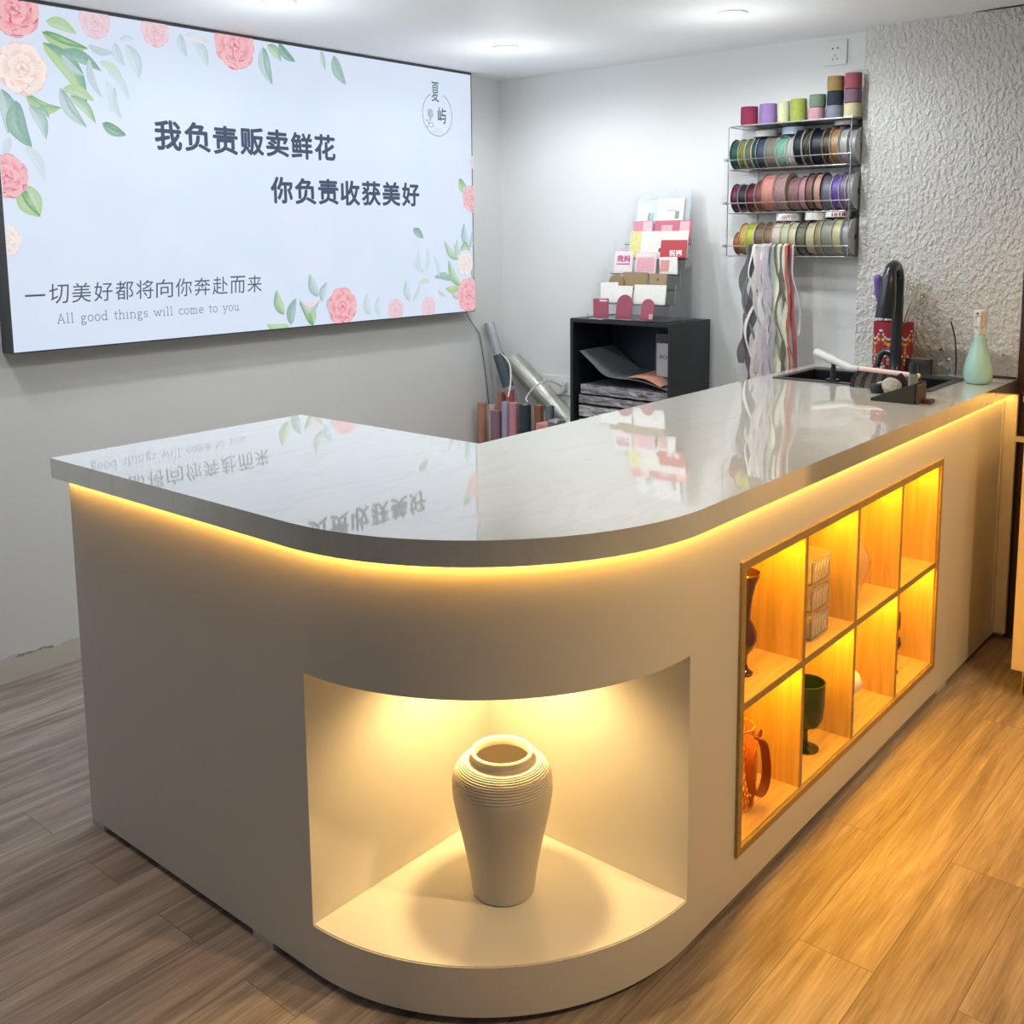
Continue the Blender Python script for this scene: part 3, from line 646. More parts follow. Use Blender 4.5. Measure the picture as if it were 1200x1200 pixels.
    leaf(FL, *a_)
for a_ in ((.37, 2.075, .088, 1, False), (.385, 1.905, .085, .95, True), (.315, 1.585, .072, 1, False), (.298, 1.395, .052, .75, True), (.625, 2.075, .058, .55, False), (.835, 2.075, .056, .62, False),
           (1.145, 2.07, .092, .95, False), (1.60, 1.12, .082, .98, False), (1.89, 1.09, .050, .62, False), (2.085, 1.09, .048, .55, False), (2.345, 1.13, .082, .95, False), (2.325, 1.27, .056, .7, True), (2.375, 1.56, .065, .85, False), (2.395, 1.72, .035, .4, False)):
    rose(FL, *a_)
FL.build('rose_print')
# lettering
TX = Print(0)     # the serif line
SLATE = mat('lit_slate_ink', (0.02, 0.02, 0.02), 0.6, spec=0.05, emit=(0.055, 0.080, 0.145), es=1.0)
GREYI = mat('lit_grey_ink', (0.02, 0.02, 0.02), 0.6, spec=0.05, emit=(0.09, 0.10, 0.135), es=1.0)
def cjk(body, xa, xb, z0, z1, m, offset, skew=0.0):
    n = len(body); pitch = (xb - xa) / (n - 0.06); cw = pitch * 0.86
    for i, ch in enumerate(body):
        zz0, hh = z0, z1 - z0
        if ch == '一': zz0, hh = z0 + (z1 - z0) * 0.42, (z1 - z0) * 0.10
        rise = (random.uniform(-.04, .04) if offset > 0.001 else 0) * hh
        text_mesh('lettering', ch, m, lb, cw, hh, (xa + i * pitch - ox, YL + 0.0002 - oy - i * 0.00001, zz0 + rise - oz), bold=offset, zdir=(skew, 0, 1))
cjk('我负责贩卖鲜花', 0.818, 1.602, 1.694, 1.788, SLATE, 0.0030)
cjk('你负责收获美好', 1.282, 2.058, 1.520, 1.613, SLATE, 0.0030)
cjk('一切美好都将向你奔赴而来', 0.345, 1.226, 1.196, 1.258, GREYI, 0.0, 0.06)
# serif line, stroke by stroke
def arcp(cx_, cz_, rx, rz, a0, a1, n=8): return [(cx_ + rx * math.cos(R(a0 + (a1 - a0) * k / n)), cz_ + rz * math.sin(R(a0 + (a1 - a0) * k / n))) for k in range(n + 1)]
def sf(x, z, w_=.28): return [(x - w_ / 2, z), (x + w_ / 2, z)]
G = {
 'A': (1.1, [[(.08, 0), (.5, 1.5), (.95, 0)], [(.25, .5), (.78, .5)], sf(.08, 0), sf(.95, 0)]),
 'l': (.5, [[(.25, 0), (.25, 1.55), (.1, 1.5)], sf(.25, 0)]),
 'g': (.9, [arcp(.42, .68, .28, .3, 0, 360), [(.66, .9), (.85, .98)], arcp(.42, .1, .22, .28, 100, 220), arcp(.45, -.28, .36, .22, 0, 360)]),
 'o': (.9, [arcp(.45, .5, .36, .5, 0, 360, 14)]),
 'd': (.95, [arcp(.42, .5, .34, .5, 0, 360, 14), [(.76, 0), (.76, 1.55), (.62, 1.5)], sf(.82, 0, .2)]),
 't': (.6, [[(.3, 1.3), (.3, .15)] + arcp(.45, .15, .15, .15, 180, 300, 5), [(.05, .95), (.55, .95)]]),
 'h': (1.0, [[(.2, 0), (.2, 1.55), (.06, 1.5)], arcp(.5, .65, .3, .33, 180, 0) + [(.8, 0)], sf(.2, 0), sf(.8, 0)]),
 'i': (.5, [[(.25, 0), (.25, .95), (.1, .93)], sf(.25, 0), [(.23, 1.35), (.27, 1.4)]]),
 'n': (1.0, [[(.2, 0), (.2, .95), (.06, .93)], arcp(.5, .65, .3, .33, 180, 0) + [(.8, 0)], sf(.2, 0), sf(.8, 0)]),
 's': (.75, [arcp(.38, .74, .26, .24, 20, 270) + arcp(.38, .25, .26, .25, 90, -160), []]),
 'w': (1.3, [[(.1, .95), (.38, 0), (.65, .9), (.92, 0), (1.2, .95)], sf(.1, .95), sf(1.2, .95)]),
 'c': (.8, [arcp(.45, .5, .35, .5, 40, 320, 12)]),
 'm': (1.4, [[(.2, 0), (.2, .95), (.06, .93)], arcp(.43, .7, .23, .27, 180, 0) + [(.66, 0)], arcp(.9, .7, .24, .27, 180, 0) + [(1.14, 0)], sf(.2, 0), sf(.66, 0), sf(1.14, 0)]),
 'e': (.8, [[(.1, .55), (.78, .55)] + arcp(.44, .55, .34, .43, 0, 180)[1:] + arcp(.44, .5, .34, .5, 180, 320)]),
 'y': (.9, [[(.12, .95), (.45, .05)], [(.8, .95), (.45, .05), (.3, -.4), (.1, -.42)], sf(.12, .95), sf(.8, .95)]),
 'u': (1.0, [[(.06, .93), (.2, .95), (.2, .35)] + arcp(.48, .33, .28, .33, 180, 360) + [(.76, .95), (.62, .93)], [(.76, .3), (.76, 0), (.92, 0)]]),
 ' ': (.7, [])}
line = 'All good things will come to you'
wtot = sum(G[c][0] + .12 for c in line); k_ = (1.122 - 0.442) / wtot; xx = 0.442; zb_ = 1.134; kz = 0.0195
for c in line + ' ':
    if c == ' ' and TX.V: TX.build('motto_word'); TX = Print(0)
    for st in G[c][1]:
        TX.line([(xx + p[0] * k_, zb_ + p[1] * kz) for p in st], 0.0026, (0.17, 0.19, 0.24))
    xx += (G[c][0] + .12) * k_
# round emblem: open ring, small rose sprig and vertical characters
ec, er = (2.174, 1.914), 0.091
ring = [(ec[0] + er * math.cos(R(a_)), ec[1] + er * math.sin(R(a_))) for a_ in range(66, 66 + 320, 4)]
ring = [(ec[0] + er * math.cos(R(a_)), ec[1] + er * math.sin(R(a_))) for a_ in range(-244, 70, 5)]
TX.line(ring, 0.0028, (0.16, 0.17, 0.18))
TX.build('emblem_ring'); TX = Print(0)
for r_ in (0.016, 0.010, 0.005): TX.line(arcp(2.130, 1.915, r_, r_ * 1.1, 30, 370, 12), 0.003, (0.2, 0.26, 0.24))
TX.line([(2.132, 1.90), (2.125, 1.885), (2.135, 1.89)], 0.003, (0.2, 0.25, 0.22))
TX.line([(2.103, 1.888), (2.122, 1.876), (2.112, 1.853)], 0.003, (0.2, 0.2, 0.22)); TX.line(arcp(2.135, 1.868, 0.013, 0.010, 180, -120), 0.0025, (0.2, 0.2, 0.22))
TX.build('emblem_sprig'); TX = Print(0)
for q in range(6): TX.line([(2.155 + q * .008, 1.852), (2.160 + q * .008, 1.852)], 0.002, (0.45, 0.5, 0.55)); 
for q in range(9): TX.line([(2.140 + q * .008, 1.840), (2.145 + q * .008, 1.840)], 0.002, (0.45, 0.5, 0.55))
TX.line([(2.216, 1.975), (2.213, 1.968), (2.218, 1.962)], 0.002, (0.45, 0.5, 0.55)); TX.line([(2.214, 1.957), (2.214, 1.948)], 0.002, (0.45, 0.5, 0.55))
TX.build('emblem_caption')
EMB = mat('lit_emblem_ink', (0.02, 0.02, 0.02), 0.6, spec=0.05, emit=(0.09, 0.10, 0.12), es=1.0)
text_mesh('lettering', '夏', EMB, lb, 0.046, 0.082, (2.139 - ox, YL + 0.0002 - oy, 1.966 - oz))
text_mesh('lettering', '屿', EMB, lb, 0.050, 0.066, (2.176 - ox, YL + 0.0002 - oy, 1.878 - oz), bold=0.0008)
# sign's power lead running from its lower corner down the wall
bm = bmesh.new(); tube(bm, smooth_path([(2.385, 2.288, 1.051), (2.41, 2.296, 1.02), (2.47, 2.298, 0.955), (2.50, 2.300, 0.90), (2.55, 2.30, 0.60), (2.56, 2.30, 0.30)]), 0.0025, 6)
tag(finish('power_cable', bm, mat('dark_grey_cable', (0.12, 0.12, 0.13), 0.5), smooth=True), 'thin dark cable dropping from lower right corner of the lit sign', 'cable')

# ------------------------------------------------------------------ wall sockets
def socket(loc, n, label, grp=None):
    t = empty('wall_socket', loc); bm = bmesh.new()
    PL = mat('white_socket_plastic', (0.78, 0.79, 0.78), 0.3)
    wd = 0.088 * n
    bx(bm, -0.009, -wd / 2, -0.044, -0.0003, wd / 2, 0.044); finish('face_plate', bm, PL, t, bevel=0.002)
    DK = mat('socket_slot', (0.03, 0.03, 0.03), 0.6)
    for j in range(n):
        cy_ = (j - (n - 1) / 2) * 0.088
        for dy in (-0.010, 0.010):
            bm = bmesh.new(); bx(bm, -0.0094, cy_ + dy - 0.0028, 0.013, -0.0088, cy_ + dy + 0.0028, 0.019); finish('pin_slot', bm, DK, t)
        for dy, dz, ro in ((0, -0.010, 0), (-0.009, -0.022, 35), (0.009, -0.022, -35)):
            bm = bmesh.new(); bx(bm, -0.0094, -0.0012, -0.0042, -0.0088, 0.0012, 0.0042, mtx=Matrix.Translation((0, cy_ + dy, dz)) @ Matrix.Rotation(R(ro), 4, 'X')); finish('pin_slot', bm, DK, t)
    return tag(t, label, 'socket')
socket((XW, 0.677, 2.050), 1, 'single white five-hole wall socket high above the ribbon rack')
socket((XW, 1.975, 0.700), 2, 'double white wall socket low behind the leaning film roll')

# ------------------------------------------------------------------ ribbon rack
rk = empty('ribbon_rack', (XW, 0.80, 1.306))
tag(rk, 'three-tier grey wire wall rack holding rows of ribbon spools', 'rack')
def RP(x, y, z): return (x - XW, y - 0.80, z - 1.306)
RF = 2.521; RB = XW - 0.004; RY0, RY1 = 0.545, 1.028
for zt in (1.306, 1.470, 1.634, 1.796):
    bm = bmesh.new()
    tube(bm, [RP(RB, RY1, zt), RP(RF + 0.012, RY1, zt), RP(RF, RY1 - 0.012, zt), RP(RF, RY0 + 0.012, zt), RP(RF + 0.012, RY0, zt), RP(RB, RY0, zt), RP(RB, RY1, zt)], 0.0020, 8)
    for k in range(1, 6): tube(bm, [RP(RB, RY0 + (RY1 - RY0) * k / 6, zt), RP(RF, RY0 + (RY1 - RY0) * k / 6, zt)], 0.0013, 6)
    finish('shelf_wire', bm, WIRE, rk, smooth=True)
for y_ in (RY0 + 0.06, RY1 - 0.05):
    bm = bmesh.new(); tube(bm, [RP(RB, y_, 1.306), RP(RB, y_, 1.796)], 0.0022, 8); finish('upright', bm, WIRE, rk, smooth=True)
for y_ in (RY0, RY1):
    bm = bmesh.new(); tube(bm, [RP(RF, y_, 1.306), RP(RF, y_, 1.796)], 0.0020, 8); finish('side_wire', bm, WIRE, rk, smooth=True)
for zt in (1.345, 1.508, 1.672):
    bm = bmesh.new(); tube(bm, [RP(RF - 0.003, RY1 + 0.012, zt), RP(RF - 0.003, RY0 - 0.002, zt)], 0.0022, 8); finish('front_bar', bm, CHROME, rk, smooth=True)
    bm = bmesh.new(); bx(bm, *RP(RF - 0.008, RY1 + 0.004, zt - 0.005), *RP(RF + 0.004, RY1 + 0.016, zt + 0.005)); finish('bar_hook', bm, WIRE, rk)
# solid strip shelf on top
box('top_tray', RP(RF + 0.004, RY0, 1.7975), RP(RB, RY1 - 0.03, 1.8005), WIRE, rk)

def yu(u): t_ = u - 865; return 1.034 - 0.003695 * t_ + 1.9e-6 * t_ * t_
def rib(c):
    c = tuple(x ** 1.22 * 0.72 for x in c)
    return mat('ribbon_%d_%d_%d' % tuple(int(x * 255) for x in c), c, 0.38, vary=(60, 0.12), bump=(150, 0.2, 0.001, (6, 0.4, 6)))
def spool(u0, u1, zc, r_, col, flange, label, group, name='ribbon_spool', twist=None):
    y1, y0 = yu(u0), yu(u1); wd = y1 - y0 - 0.0015; yc = (y0 + y1) / 2
    t = empty(name, (XW - 0.0065 - r_, yc, zc))
    bm = bmesh.new(); rw = r_ * 0.91; h = wd / 2 - 0.0012
    prof = [(0.013, -h)] + [(rw + (0.0006 if k % 2 else 0), -h + 2 * h * k / 8) for k in range(9)] + [(0.013, h)]
    lathe(bm, prof, 40, axis='y', close=True)
    if twist:
        for k in range(7):
            a = k * 0.9; tube(bm, [((rw + .001) * math.cos(a + s * .25), -h + 2 * h * s / 6, (rw + .001) * math.sin(a + s * .25)) for s in range(7)], 0.0007, 4, mi=1)
    finish('ribbon', bm, [rib(col), rib(twist or col)], t, smooth=True)
    FM = mat('spool_flange_' + flange, {'grey': (0.50, 0.51, 0.50), 'dark': (0.07, 0.06, 0.06), 'clear': (0.72, 0.72, 0.70), 'tan': (0.5, 0.40, 0.30), 'col': col}[flange] if flange != 'col' else col, 0.4) if flange != 'col' else rib(tuple(c * .8 for c in col))
    for s in (-1, 1):
        bm = bmesh.new(); lathe(bm, [(0.012, s * h), (r_, s * h), (r_, s * (h + 0.0011)), (0.012, s * (h + 0.0011))], 40, axis='y', close=True)
        finish('flange', bm, FM, t, smooth=True)
    return tag(t, label, 'ribbon spool', group)
G1, G2, G3, GT, GL = 'ribbon spools on the top wire tier', 'ribbon spools on the middle wire tier', 'ribbon spools on the bottom wire tier', 'twine spools standing on top of the rack', 'flat ribbon rolls laid above a row'
row1 = [(863, 872, .047, (.02, .15, .11), 'dark', 'dark green ribbon spool at the left end of the top tier', None),
 (872, 880, .047, (.26, .27, .08), 'grey', 'olive ribbon spool with yellow flecks next to the dark green end spool', (.75, .70, .08)),
 (880, 888, .047, (.20, .23, .11), 'grey', 'plain moss-green ribbon spool of the top tier beside the yellow-flecked one', None),
 (888, 894, .048, (.04, .13, .10), 'grey', 'narrow dark teal ribbon spool left of the navy-blue one', None),
 (894, 903, .048, (.09, .13, .22), 'dark', 'slate-blue ribbon spool in the left half of the top tier', None),
 (903, 916, .048, (.30, .29, .25), 'grey', 'wide taupe-grey ribbon spool on the top tier', (.5, .48, .44)),
 (916, 928, .047, (.30, .55, .43), 'clear', 'shiny mint-green sparkling ribbon spool on the top tier', (.05, .45, .25)),
 (928, 932, .046, (.55, .57, .56), 'clear', 'very narrow silver ribbon spool right of the shiny mint-green one', None),
 (932, 939, .047, (.62, .63, .62), 'clear', 'pale grey-white ribbon spool before the big black ones', None),
 (939, 949, .056, (.018, .022, .05), 'grey', 'large blue-black ribbon spool, leftmost of the big dark ones', None),
 (949, 959, .056, (.03, .035, .04), 'grey', 'large black ribbon spool with thin gold flecks', (.5, .42, .15)),
 (959, 972, .055, (.012, .02, .04), 'dark', 'plain large navy-black ribbon spool beside the gold-lettered black one', None),
 (972, 981, .055, (.03, .03, .03), 'tan', 'black ribbon spool with gold lettering marks and tan rim', (.65, .5, .2)),
 (981, 991, .055, (.48, .30, .15), 'tan', 'caramel-brown ribbon spool on the top tier', None),
 (991, 1001, .054, (.50, .50, .48), 'grey', 'silver-grey ribbon spool, last but one before the stucco wall on the top tier', None),
 (1001, 1010, .052, (.42, .43, .44), 'grey', 'grey disc-like ribbon spool half hidden at the stucco edge on the top tier', None)]
for u0, u1, r_, c, f, lab, tw in row1: r_ *= 1.26; spool(u0, u1, 1.6375 + r_, r_, c, f, lab, G1, twist=tw)
row2 = [(864, 872, .045, (.20, .03, .11), 'dark', 'plum-purple ribbon spool at the left end of the middle tier', None),
 (872, 882, .045, (.05, .02, .04), 'grey', 'blackish ribbon spool with dark rim between plum and deep red spools', None),
 (882, 893, .045, (.20, .02, .04), 'dark', 'deep wine-red ribbon spool on the middle tier', None),
 (893, 903, .050, (.28, .12, .12), 'grey', 'brownish rose ribbon spool left of the big salmon one', None),
 (903, 918, .058, (.78, .38, .33), 'col', 'biggest salmon-pink ribbon spool of the middle tier', (.85, .55, .5)),
 (918, 932, .058, (.50, .33, .33), 'tan', 'wide dusty-pink satin ribbon spool right of the biggest salmon one', (.7, .6, .62)),
 (932, 945, .052, (.40, .24, .25), 'col', 'mauve-rose satin ribbon spool with loose wavy end', (.7, .5, .52)),
 (945, 954, .053, (.62, .36, .40), 'col', 'soft pink ribbon spool left of the rosy brown one', None),
 (954, 963, .056, (.33, .19, .17), 'dark', 'rosy brown ribbon spool with a dark rim', None),
 (963, 972, .056, (.75, .44, .38), 'dark', 'light salmon ribbon spool right of the rosy brown one', None),
 (972, 983, .052, (.28, .26, .36), 'grey', 'grey-lilac ribbon spool on the middle tier', None),
 (983, 993, .053, (.20, .12, .50), 'grey', 'glittery violet ribbon spool', (.6, .5, .95)),
 (993, 1001, .055, (.30, .20, .42), 'grey', 'plain purple ribbon spool right of the glittery violet one', None),
 (1001, 1009, .055, (.42, .43, .43), 'grey', 'grey disc-like ribbon spool at the stucco edge on the middle tier', None)]
for u0, u1, r_, c, f, lab, tw in row2: r_ *= 1.25; spool(u0, u1, 1.4735 + r_, r_, c, f, lab, G2, twist=tw)
row3 = [(865, 876, .036, (.50, .20, .07), 'col', 'small burnt-orange ribbon spool at the left end of the bottom tier', None),
 (876, 884, .050, (.78, .58, .20), 'col', 'golden-yellow ribbon spool on the bottom tier', None),
 (884, 894, .051, (.62, .70, .10), 'clear', 'shiny lime-yellow ribbon spool', None),
 (894, 905, .051, (.30, .22, .14), 'tan', 'left one of two brown ribbon spools on the bottom tier, next to lime-yellow', None),
 (905, 914, .050, (.36, .24, .16), 'tan', 'right one of two brown ribbon spools on the bottom tier, next to cream', None),
 (914, 925, .052, (.80, .74, .62), 'tan', 'warm cream ribbon spool above the hanging ribbons', None),
 (925, 934, .052, (.72, .74, .50), 'clear', 'pale yellow-green ribbon spool', None),
 (934, 943, .051, (.80, .76, .50), 'clear', 'pale butter-yellow ribbon spool', None),
 (943, 954, .051, (.28, .28, .22), 'dark', 'olive-grey ribbon spool with a dark rim on the bottom tier', None),
 (954, 965, .052, (.74, .68, .45), 'dark', 'cream ribbon spool right of the olive-grey one', None),
 (965, 973, .054, (.46, .42, .26), 'tan', 'khaki ribbon spool on the bottom tier', None),
 (973, 986, .056, (.40, .42, .35), 'grey', 'wide sage-grey ribbon spool', None),
 (986, 997, .056, (.72, .70, .42), 'grey', 'creamy yellow ribbon spool next to the silver end spool', None),
 (997, 1007, .055, (.50, .51, .52), 'grey', 'silver-grey ribbon spool at the right end of the bottom tier', None)]
for u0, u1, r_, c, f, lab, tw in row3: r_ *= 1.24; spool(u0, u1, 1.3095 + r_, r_, c, f, lab, G3, twist=tw)

def twine(u0, u1, z0, z1, col, label, x=None, name='twine_spool', core=True, group=GT):
    y1, y0 = yu(u0), yu(u1); r_ = (y1 - y0) / 2 - 0.0012; yc = (y0 + y1) / 2
    t = empty(name, (x if x else RF + 0.018 + r_, yc, z0)); h = z1 - z0; col = tuple(c * .68 for c in col)
    bm = bmesh.new(); N_ = 14
    prof = [(0.008, 0.001)] + [(r_ * (0.97 + 0.03 * math.sin(PI * k / N_)) - (0.0012 if k % 2 else 0), 0.001 + (h - 0.002) * k / N_) for k in range(N_ + 1)] + [(0.008, h - 0.001)]
    lathe(bm, prof, 36, close=True); finish('twine', bm, mat('twine_%d_%d_%d' % tuple(int(v_ * 255) for v_ in col), col, 0.85, vary=(90, 0.2), bump=(300, 0.5, 0.001)), t, smooth=True)
    if core:
        bm = bmesh.new(); lathe(bm, [(0.006, 0), (0.0078, 0), (0.0078, h), (0.006, h)], 20, close=True); finish('core', bm, mat('card_core', (0.45, 0.38, 0.28), 0.8), t, smooth=True)
    return tag(t, label, 'twine spool', group)
ZT = 1.8007
for a_ in ((873, 892, ZT, 1.872, (.33, .03, .09), 'crimson twine spool at the far left on top of the rack'),
           (894.5, 914, ZT, 1.876, (.38, .24, .55), 'lavender twine spool on top of the rack'),
           (917, 930.5, ZT, 1.879, (.78, .78, .50), 'cream-yellow twine spool left of the lime one'),
           (930.5, 949, ZT, 1.883, (.42, .50, .09), 'lime-green twine spool on top of the rack'),
           (951, 970, ZT, 1.846, (.72, .40, .47), 'pink twine spool under the sage-green one'),
           (972, 991.5, ZT, 1.848, (.30, .32, .40), 'slate-grey twine spool under the black one'),
           (992, 1012, ZT, 1.850, (.75, .72, .42), 'pale yellow twine spool in the bottom layer beside the stucco wall'),
           (952, 971, 1.8465, 1.892, (.22, .30, .22), 'sage-green twine spool stacked on the pink one'),
           (972, 991.5, 1.8485, 1.896, (.025, .04, .06), 'black twine spool in the middle of its stack'),
           (992, 1012, 1.8505, 1.899, (.26, .15, .22), 'dull mauve twine spool under the rose-red one'),
           (972, 991.5, 1.8965, 1.950, (.42, .27, .10), 'mustard-brown twine spool topmost on the black one'),
           (992, 1012, 1.8995, 1.955, (.45, .11, .15), 'rose-red twine spool topmost beside the stucco wall')):
    twine(*a_)
# flat rolls lying above rows (axis upright)
def flat_roll(yc, x, z0, h, r_, col, label, word=None, rim=None):
    t = empty('ribbon_roll', (x, yc, z0))
    bm = bmesh.new(); lathe(bm, [(0.012, 0), (r_, 0), (r_, h), (0.012, h)], 44, close=True); finish('ribbon', bm, mat('roll_%d_%d_%d' % tuple(int(v_ * 255) for v_ in col), col, 0.4), t, smooth=True)
    if rim:
        for z_ in (-0.0014, h):
            bm = bmesh.new(); lathe(bm, [(0.012, z_ + .0001), (r_ + 0.004, z_ + .0001), (r_ + 0.004, z_ + 0.0013), (0.012, z_ + 0.0013)], 44, close=True); finish('flange', bm, mat('roll_rim', (0.3, 0.29, 0.27), 0.5), t, smooth=True)
    if word:
        o = text_mesh('lettering', word, mat('red_print', (0.35, 0.03, 0.05), 0.5), t, r_ * 1.15, h * 0.55, (0, 0, 0), xdir=(1, 0, 0))
        for v_ in o.data.vertices:      # wrap the word round the roll, readable from the shop
            a = PI + 0.43 + (v_.co.x - r_ * 0.575) / r_ ; z_ = v_.co.z + h * 0.22
            v_.co = Vector((math.cos(a) * (r_ + 0.0006), math.sin(a) * (r_ + 0.0006), z_))
    return tag(t, label, 'ribbon roll', GL)
flat_roll(yu(896) , 2.618, 1.7590, 0.022, 0.044, (.72, .70, .64), 'white lace ribbon roll lying flat above the green spools', rim=True)
flat_roll(yu(930), 2.612, 1.7600, 0.025, 0.046, (.42, .52, .66), 'pale blue ribbon roll lying flat above the top tier')
flat_roll(yu(989), 2.618, 1.7790, 0.0155, 0.042, (.62, .60, .57), 'silver ribbon roll lying flat above the caramel-brown spool', rim=True)
flat_roll(yu(925), 2.618, 1.4395, 0.026, 0.047, (.86, .85, .82), 'white ribbon roll printed HAPPY lying above the bottom row', word='HAPPY B')
flat_roll(yu(957.5), 2.615, 1.4400, 0.028, 0.040, (.80, .78, .76), 'plain white ribbon roll lying between the HAPPY roll and the finely printed one')
flat_roll(yu(984), 2.612, 1.4490, 0.019, 0.046, (.85, .84, .78), 'white ribbon roll with fine dark print lying at the right above the bottom row', word='- -- - ---')

# ------------------------------------------------------------------ ribbons hanging from the lowest bar
hang = [(896, 10, (.09, .09, .10), 'charcoal organza ribbon, leftmost of those hanging from the rack', 1.30, .020, .75),
        (899, 9, (.12, .07, .09), 'dark plum sheer ribbon hanging second from left', 1.0, .015, .9),
        (903, 4, (.78, .77, .74), 'white wavy cord-edged ribbon hanging over the charcoal ones', 1.0, .028, 1.0),
        (907, 6, (.74, .70, .70), 'pearly white organza ribbon hanging among the left ones', 1.0, .012, 1.0),
        (911, 7, (.70, .60, .62), 'pale blush organza ribbon hanging left of centre', 1.0, .010, .8),
        (915, 7, (.80, .78, .76), 'bright white gauzy ribbon hanging in the centre', 1.0, .012, .9),
        (919, 6, (.62, .56, .66), 'pale lilac gauzy ribbon hanging in the centre', 1.0, .012, .9),
        (922, 7, (.66, .74, .76), 'icy blue sheer ribbon hanging in the centre', 1.0, .010, .7),
        (926, 5, (.60, .64, .48), 'pale sage ribbon hanging right of centre', 1.0, .010, .9),
        (929, 4, (.30, .36, .20), 'olive-green ribbon hanging right of centre', 1.0, .008, .8),
        (932, 6, (.76, .75, .60), 'cream satin ribbon hanging right of centre', 1.0, .008, .9),
        (936, 5, (.14, .13, .10), 'dark brown narrow ribbon hanging behind the cream one', 1.0, .006, .9),
        (939, 5, (.66, .62, .50), 'beige ribbon hanging left of the red ones', 1.0, .008, .9),
        (941.5, 3, (.45, .12, .07), 'thin rust-orange ribbon hanging at the right', 1.0, .003, 1.0),
        (944, 6, (.42, .12, .14), 'dusky red ribbon hanging at the right', 1.0, .003, 1.0),
        (893, 3, (.16, .20, .18), 'thin dark green-grey cord-edged ribbon at the far left of the hanging bunch', 1.0, .022, .95),
        (901, 2, (.80, .80, .78), 'very thin white cord looping over the plum ribbon', 1.0, .030, 1.0),
        (905, 3, (.50, .50, .52), 'thin mid-grey sheer ribbon between the white cord-edged and pearly ones', 1.0, .020, .9),
        (913, 2, (.85, .83, .80), 'very thin bright white cord wandering over the blush ribbon', 1.0, .020, .95),
        (917, 3, (.45, .42, .46), 'thin smoky-mauve ribbon between the gauzy white and lilac ones', 1.0, .014, 1.0),
        (928, 2, (.12, .14, .09), 'very thin blackish-green ribbon crossing the sage one', 1.0, .012, .9),
        (934, 2, (.32, .36, .22), 'very thin moss ribbon crossing the cream satin one', 1.0, .012, .85),
        (947, 2, (.55, .56, .55), 'thin silver ribbon hanging outermost right', 1.0, .007, .55)]
for i, (u, wpx, col, lab, k_, amp, ln) in enumerate(hang):
    rnd_ = random.Random(i * 13 + 5); y0_ = yu(u - 1.5); wd = wpx * 0.0034 * k_
    bm = bmesh.new(); prev = None; zb0 = 1.349; n_ = 44; ztot = 0.60 * ln
    f1, f2, p1 = rnd_.uniform(9, 14), rnd_.uniform(20, 30), rnd_.uniform(0, 6)
    xf = RF - 0.0075 - (i % 7) * 0.0032
    pts = [(RF + 0.003, 1.325), (RF + 0.0015, 1.347), (RF - 0.003, 1.3495 + (i % 7) * 0.0008)] + [(xf, 1.343 - ztot * k / n_) for k in range(n_ + 1)]
    for j, (x_, z_) in enumerate(pts):
        t_ = max(0, (1.343 - z_)); g = min(1, t_ * 6)
        yy = y0_ + amp * g * math.sin(f1 * t_ * 1.8 + p1) + 0.25 * amp * g * math.sin(f2 * t_ + p1) + g * 0.006 * (4 - i) * t_
        xx_ = x_ - 0.004 * g * math.sin(f2 * t_ * .7 + p1)
        a = 0.25 * math.sin(f1 * t_ + p1 * 2) * g * 2.2; hw = wd / 2 * (1 if amp < .02 else (0.65 + .5 * math.sin(f1 * t_ * 1.8 + p1 + .8) ** 2)) * (1 + 0.22 * math.sin(70 * t_ + p1) * (i % 2))
        d = Vector((math.sin(a) * 0.25, math.cos(a), 0)) * hw; th = Vector((0.0004, 0, 0))
        c = Vector((xx_, yy, z_))
        q = [bm.verts.new(c - d - th), bm.verts.new(c + d - th), bm.verts.new(c + d + th), bm.verts.new(c - d + th)]
        if prev:
            for e_ in range(4): bm.faces.new((prev[e_], prev[(e_ + 1) % 4], q[(e_ + 1) % 4], q[e_]))
        else: bm.faces.new(q)
        prev = q
    bm.faces.new(prev)
    sheer = 0.62 if (i in (0, 1, 3, 4, 5, 6, 7)) else None
    mh = mat('hanging_ribbon_fabric_%d' % i, col, 0.45, vary=(40, 0.2), alpha=sheer, bump=(60, 0.3, 0.002, (1, 14, 1)))
    tag(finish('hanging_ribbon', bm, mh, smooth=True), lab, 'ribbon', 'ribbons hanging from the rack')

# ------------------------------------------------------------------ black cabinet
CT = Matrix.Translation((2.3545, 1.1718, 0)) @ Matrix.Rotation(-0.036, 4, 'Z')   # local: x depth, y width
cab = empty('black_cabinet', (2.3545, 1.1718, 0), -0.036)
tag(cab, 'black open-fronted storage cabinet standing against the back wall', 'cabinet')
CW, CD, CH = 0.508, 0.286, 1.046
for nm, a_, b_ in (('side_panel', (0, 0, 0), (CD, 0.016, CH - 0.016)), ('side_panel', (0, CW - 0.016, 0), (CD, CW, CH - 0.016)), ('top_panel', (0, 0, CH - 0.016), (CD, CW, CH)),
                   ('shelf_board', (0.002, 0.016, 0.545), (CD - 0.008, CW - 0.016, 0.561)), ('bottom_panel', (0, 0.016, 0.03), (CD - 0.008, CW - 0.016, 0.046)), ('back_panel', (CD - 0.008, 0.016, 0.03), (CD, CW - 0.016, CH - 0.016))):
    box(nm, a_, b_, BLACK if nm != 'back_panel' else mat('navy_back_board', (0.010, 0.022, 0.045), 0.5), cab, bevel=0.0008)
def CL(x, y, z): v_ = CT @ Vector((x, y, z)); return v_
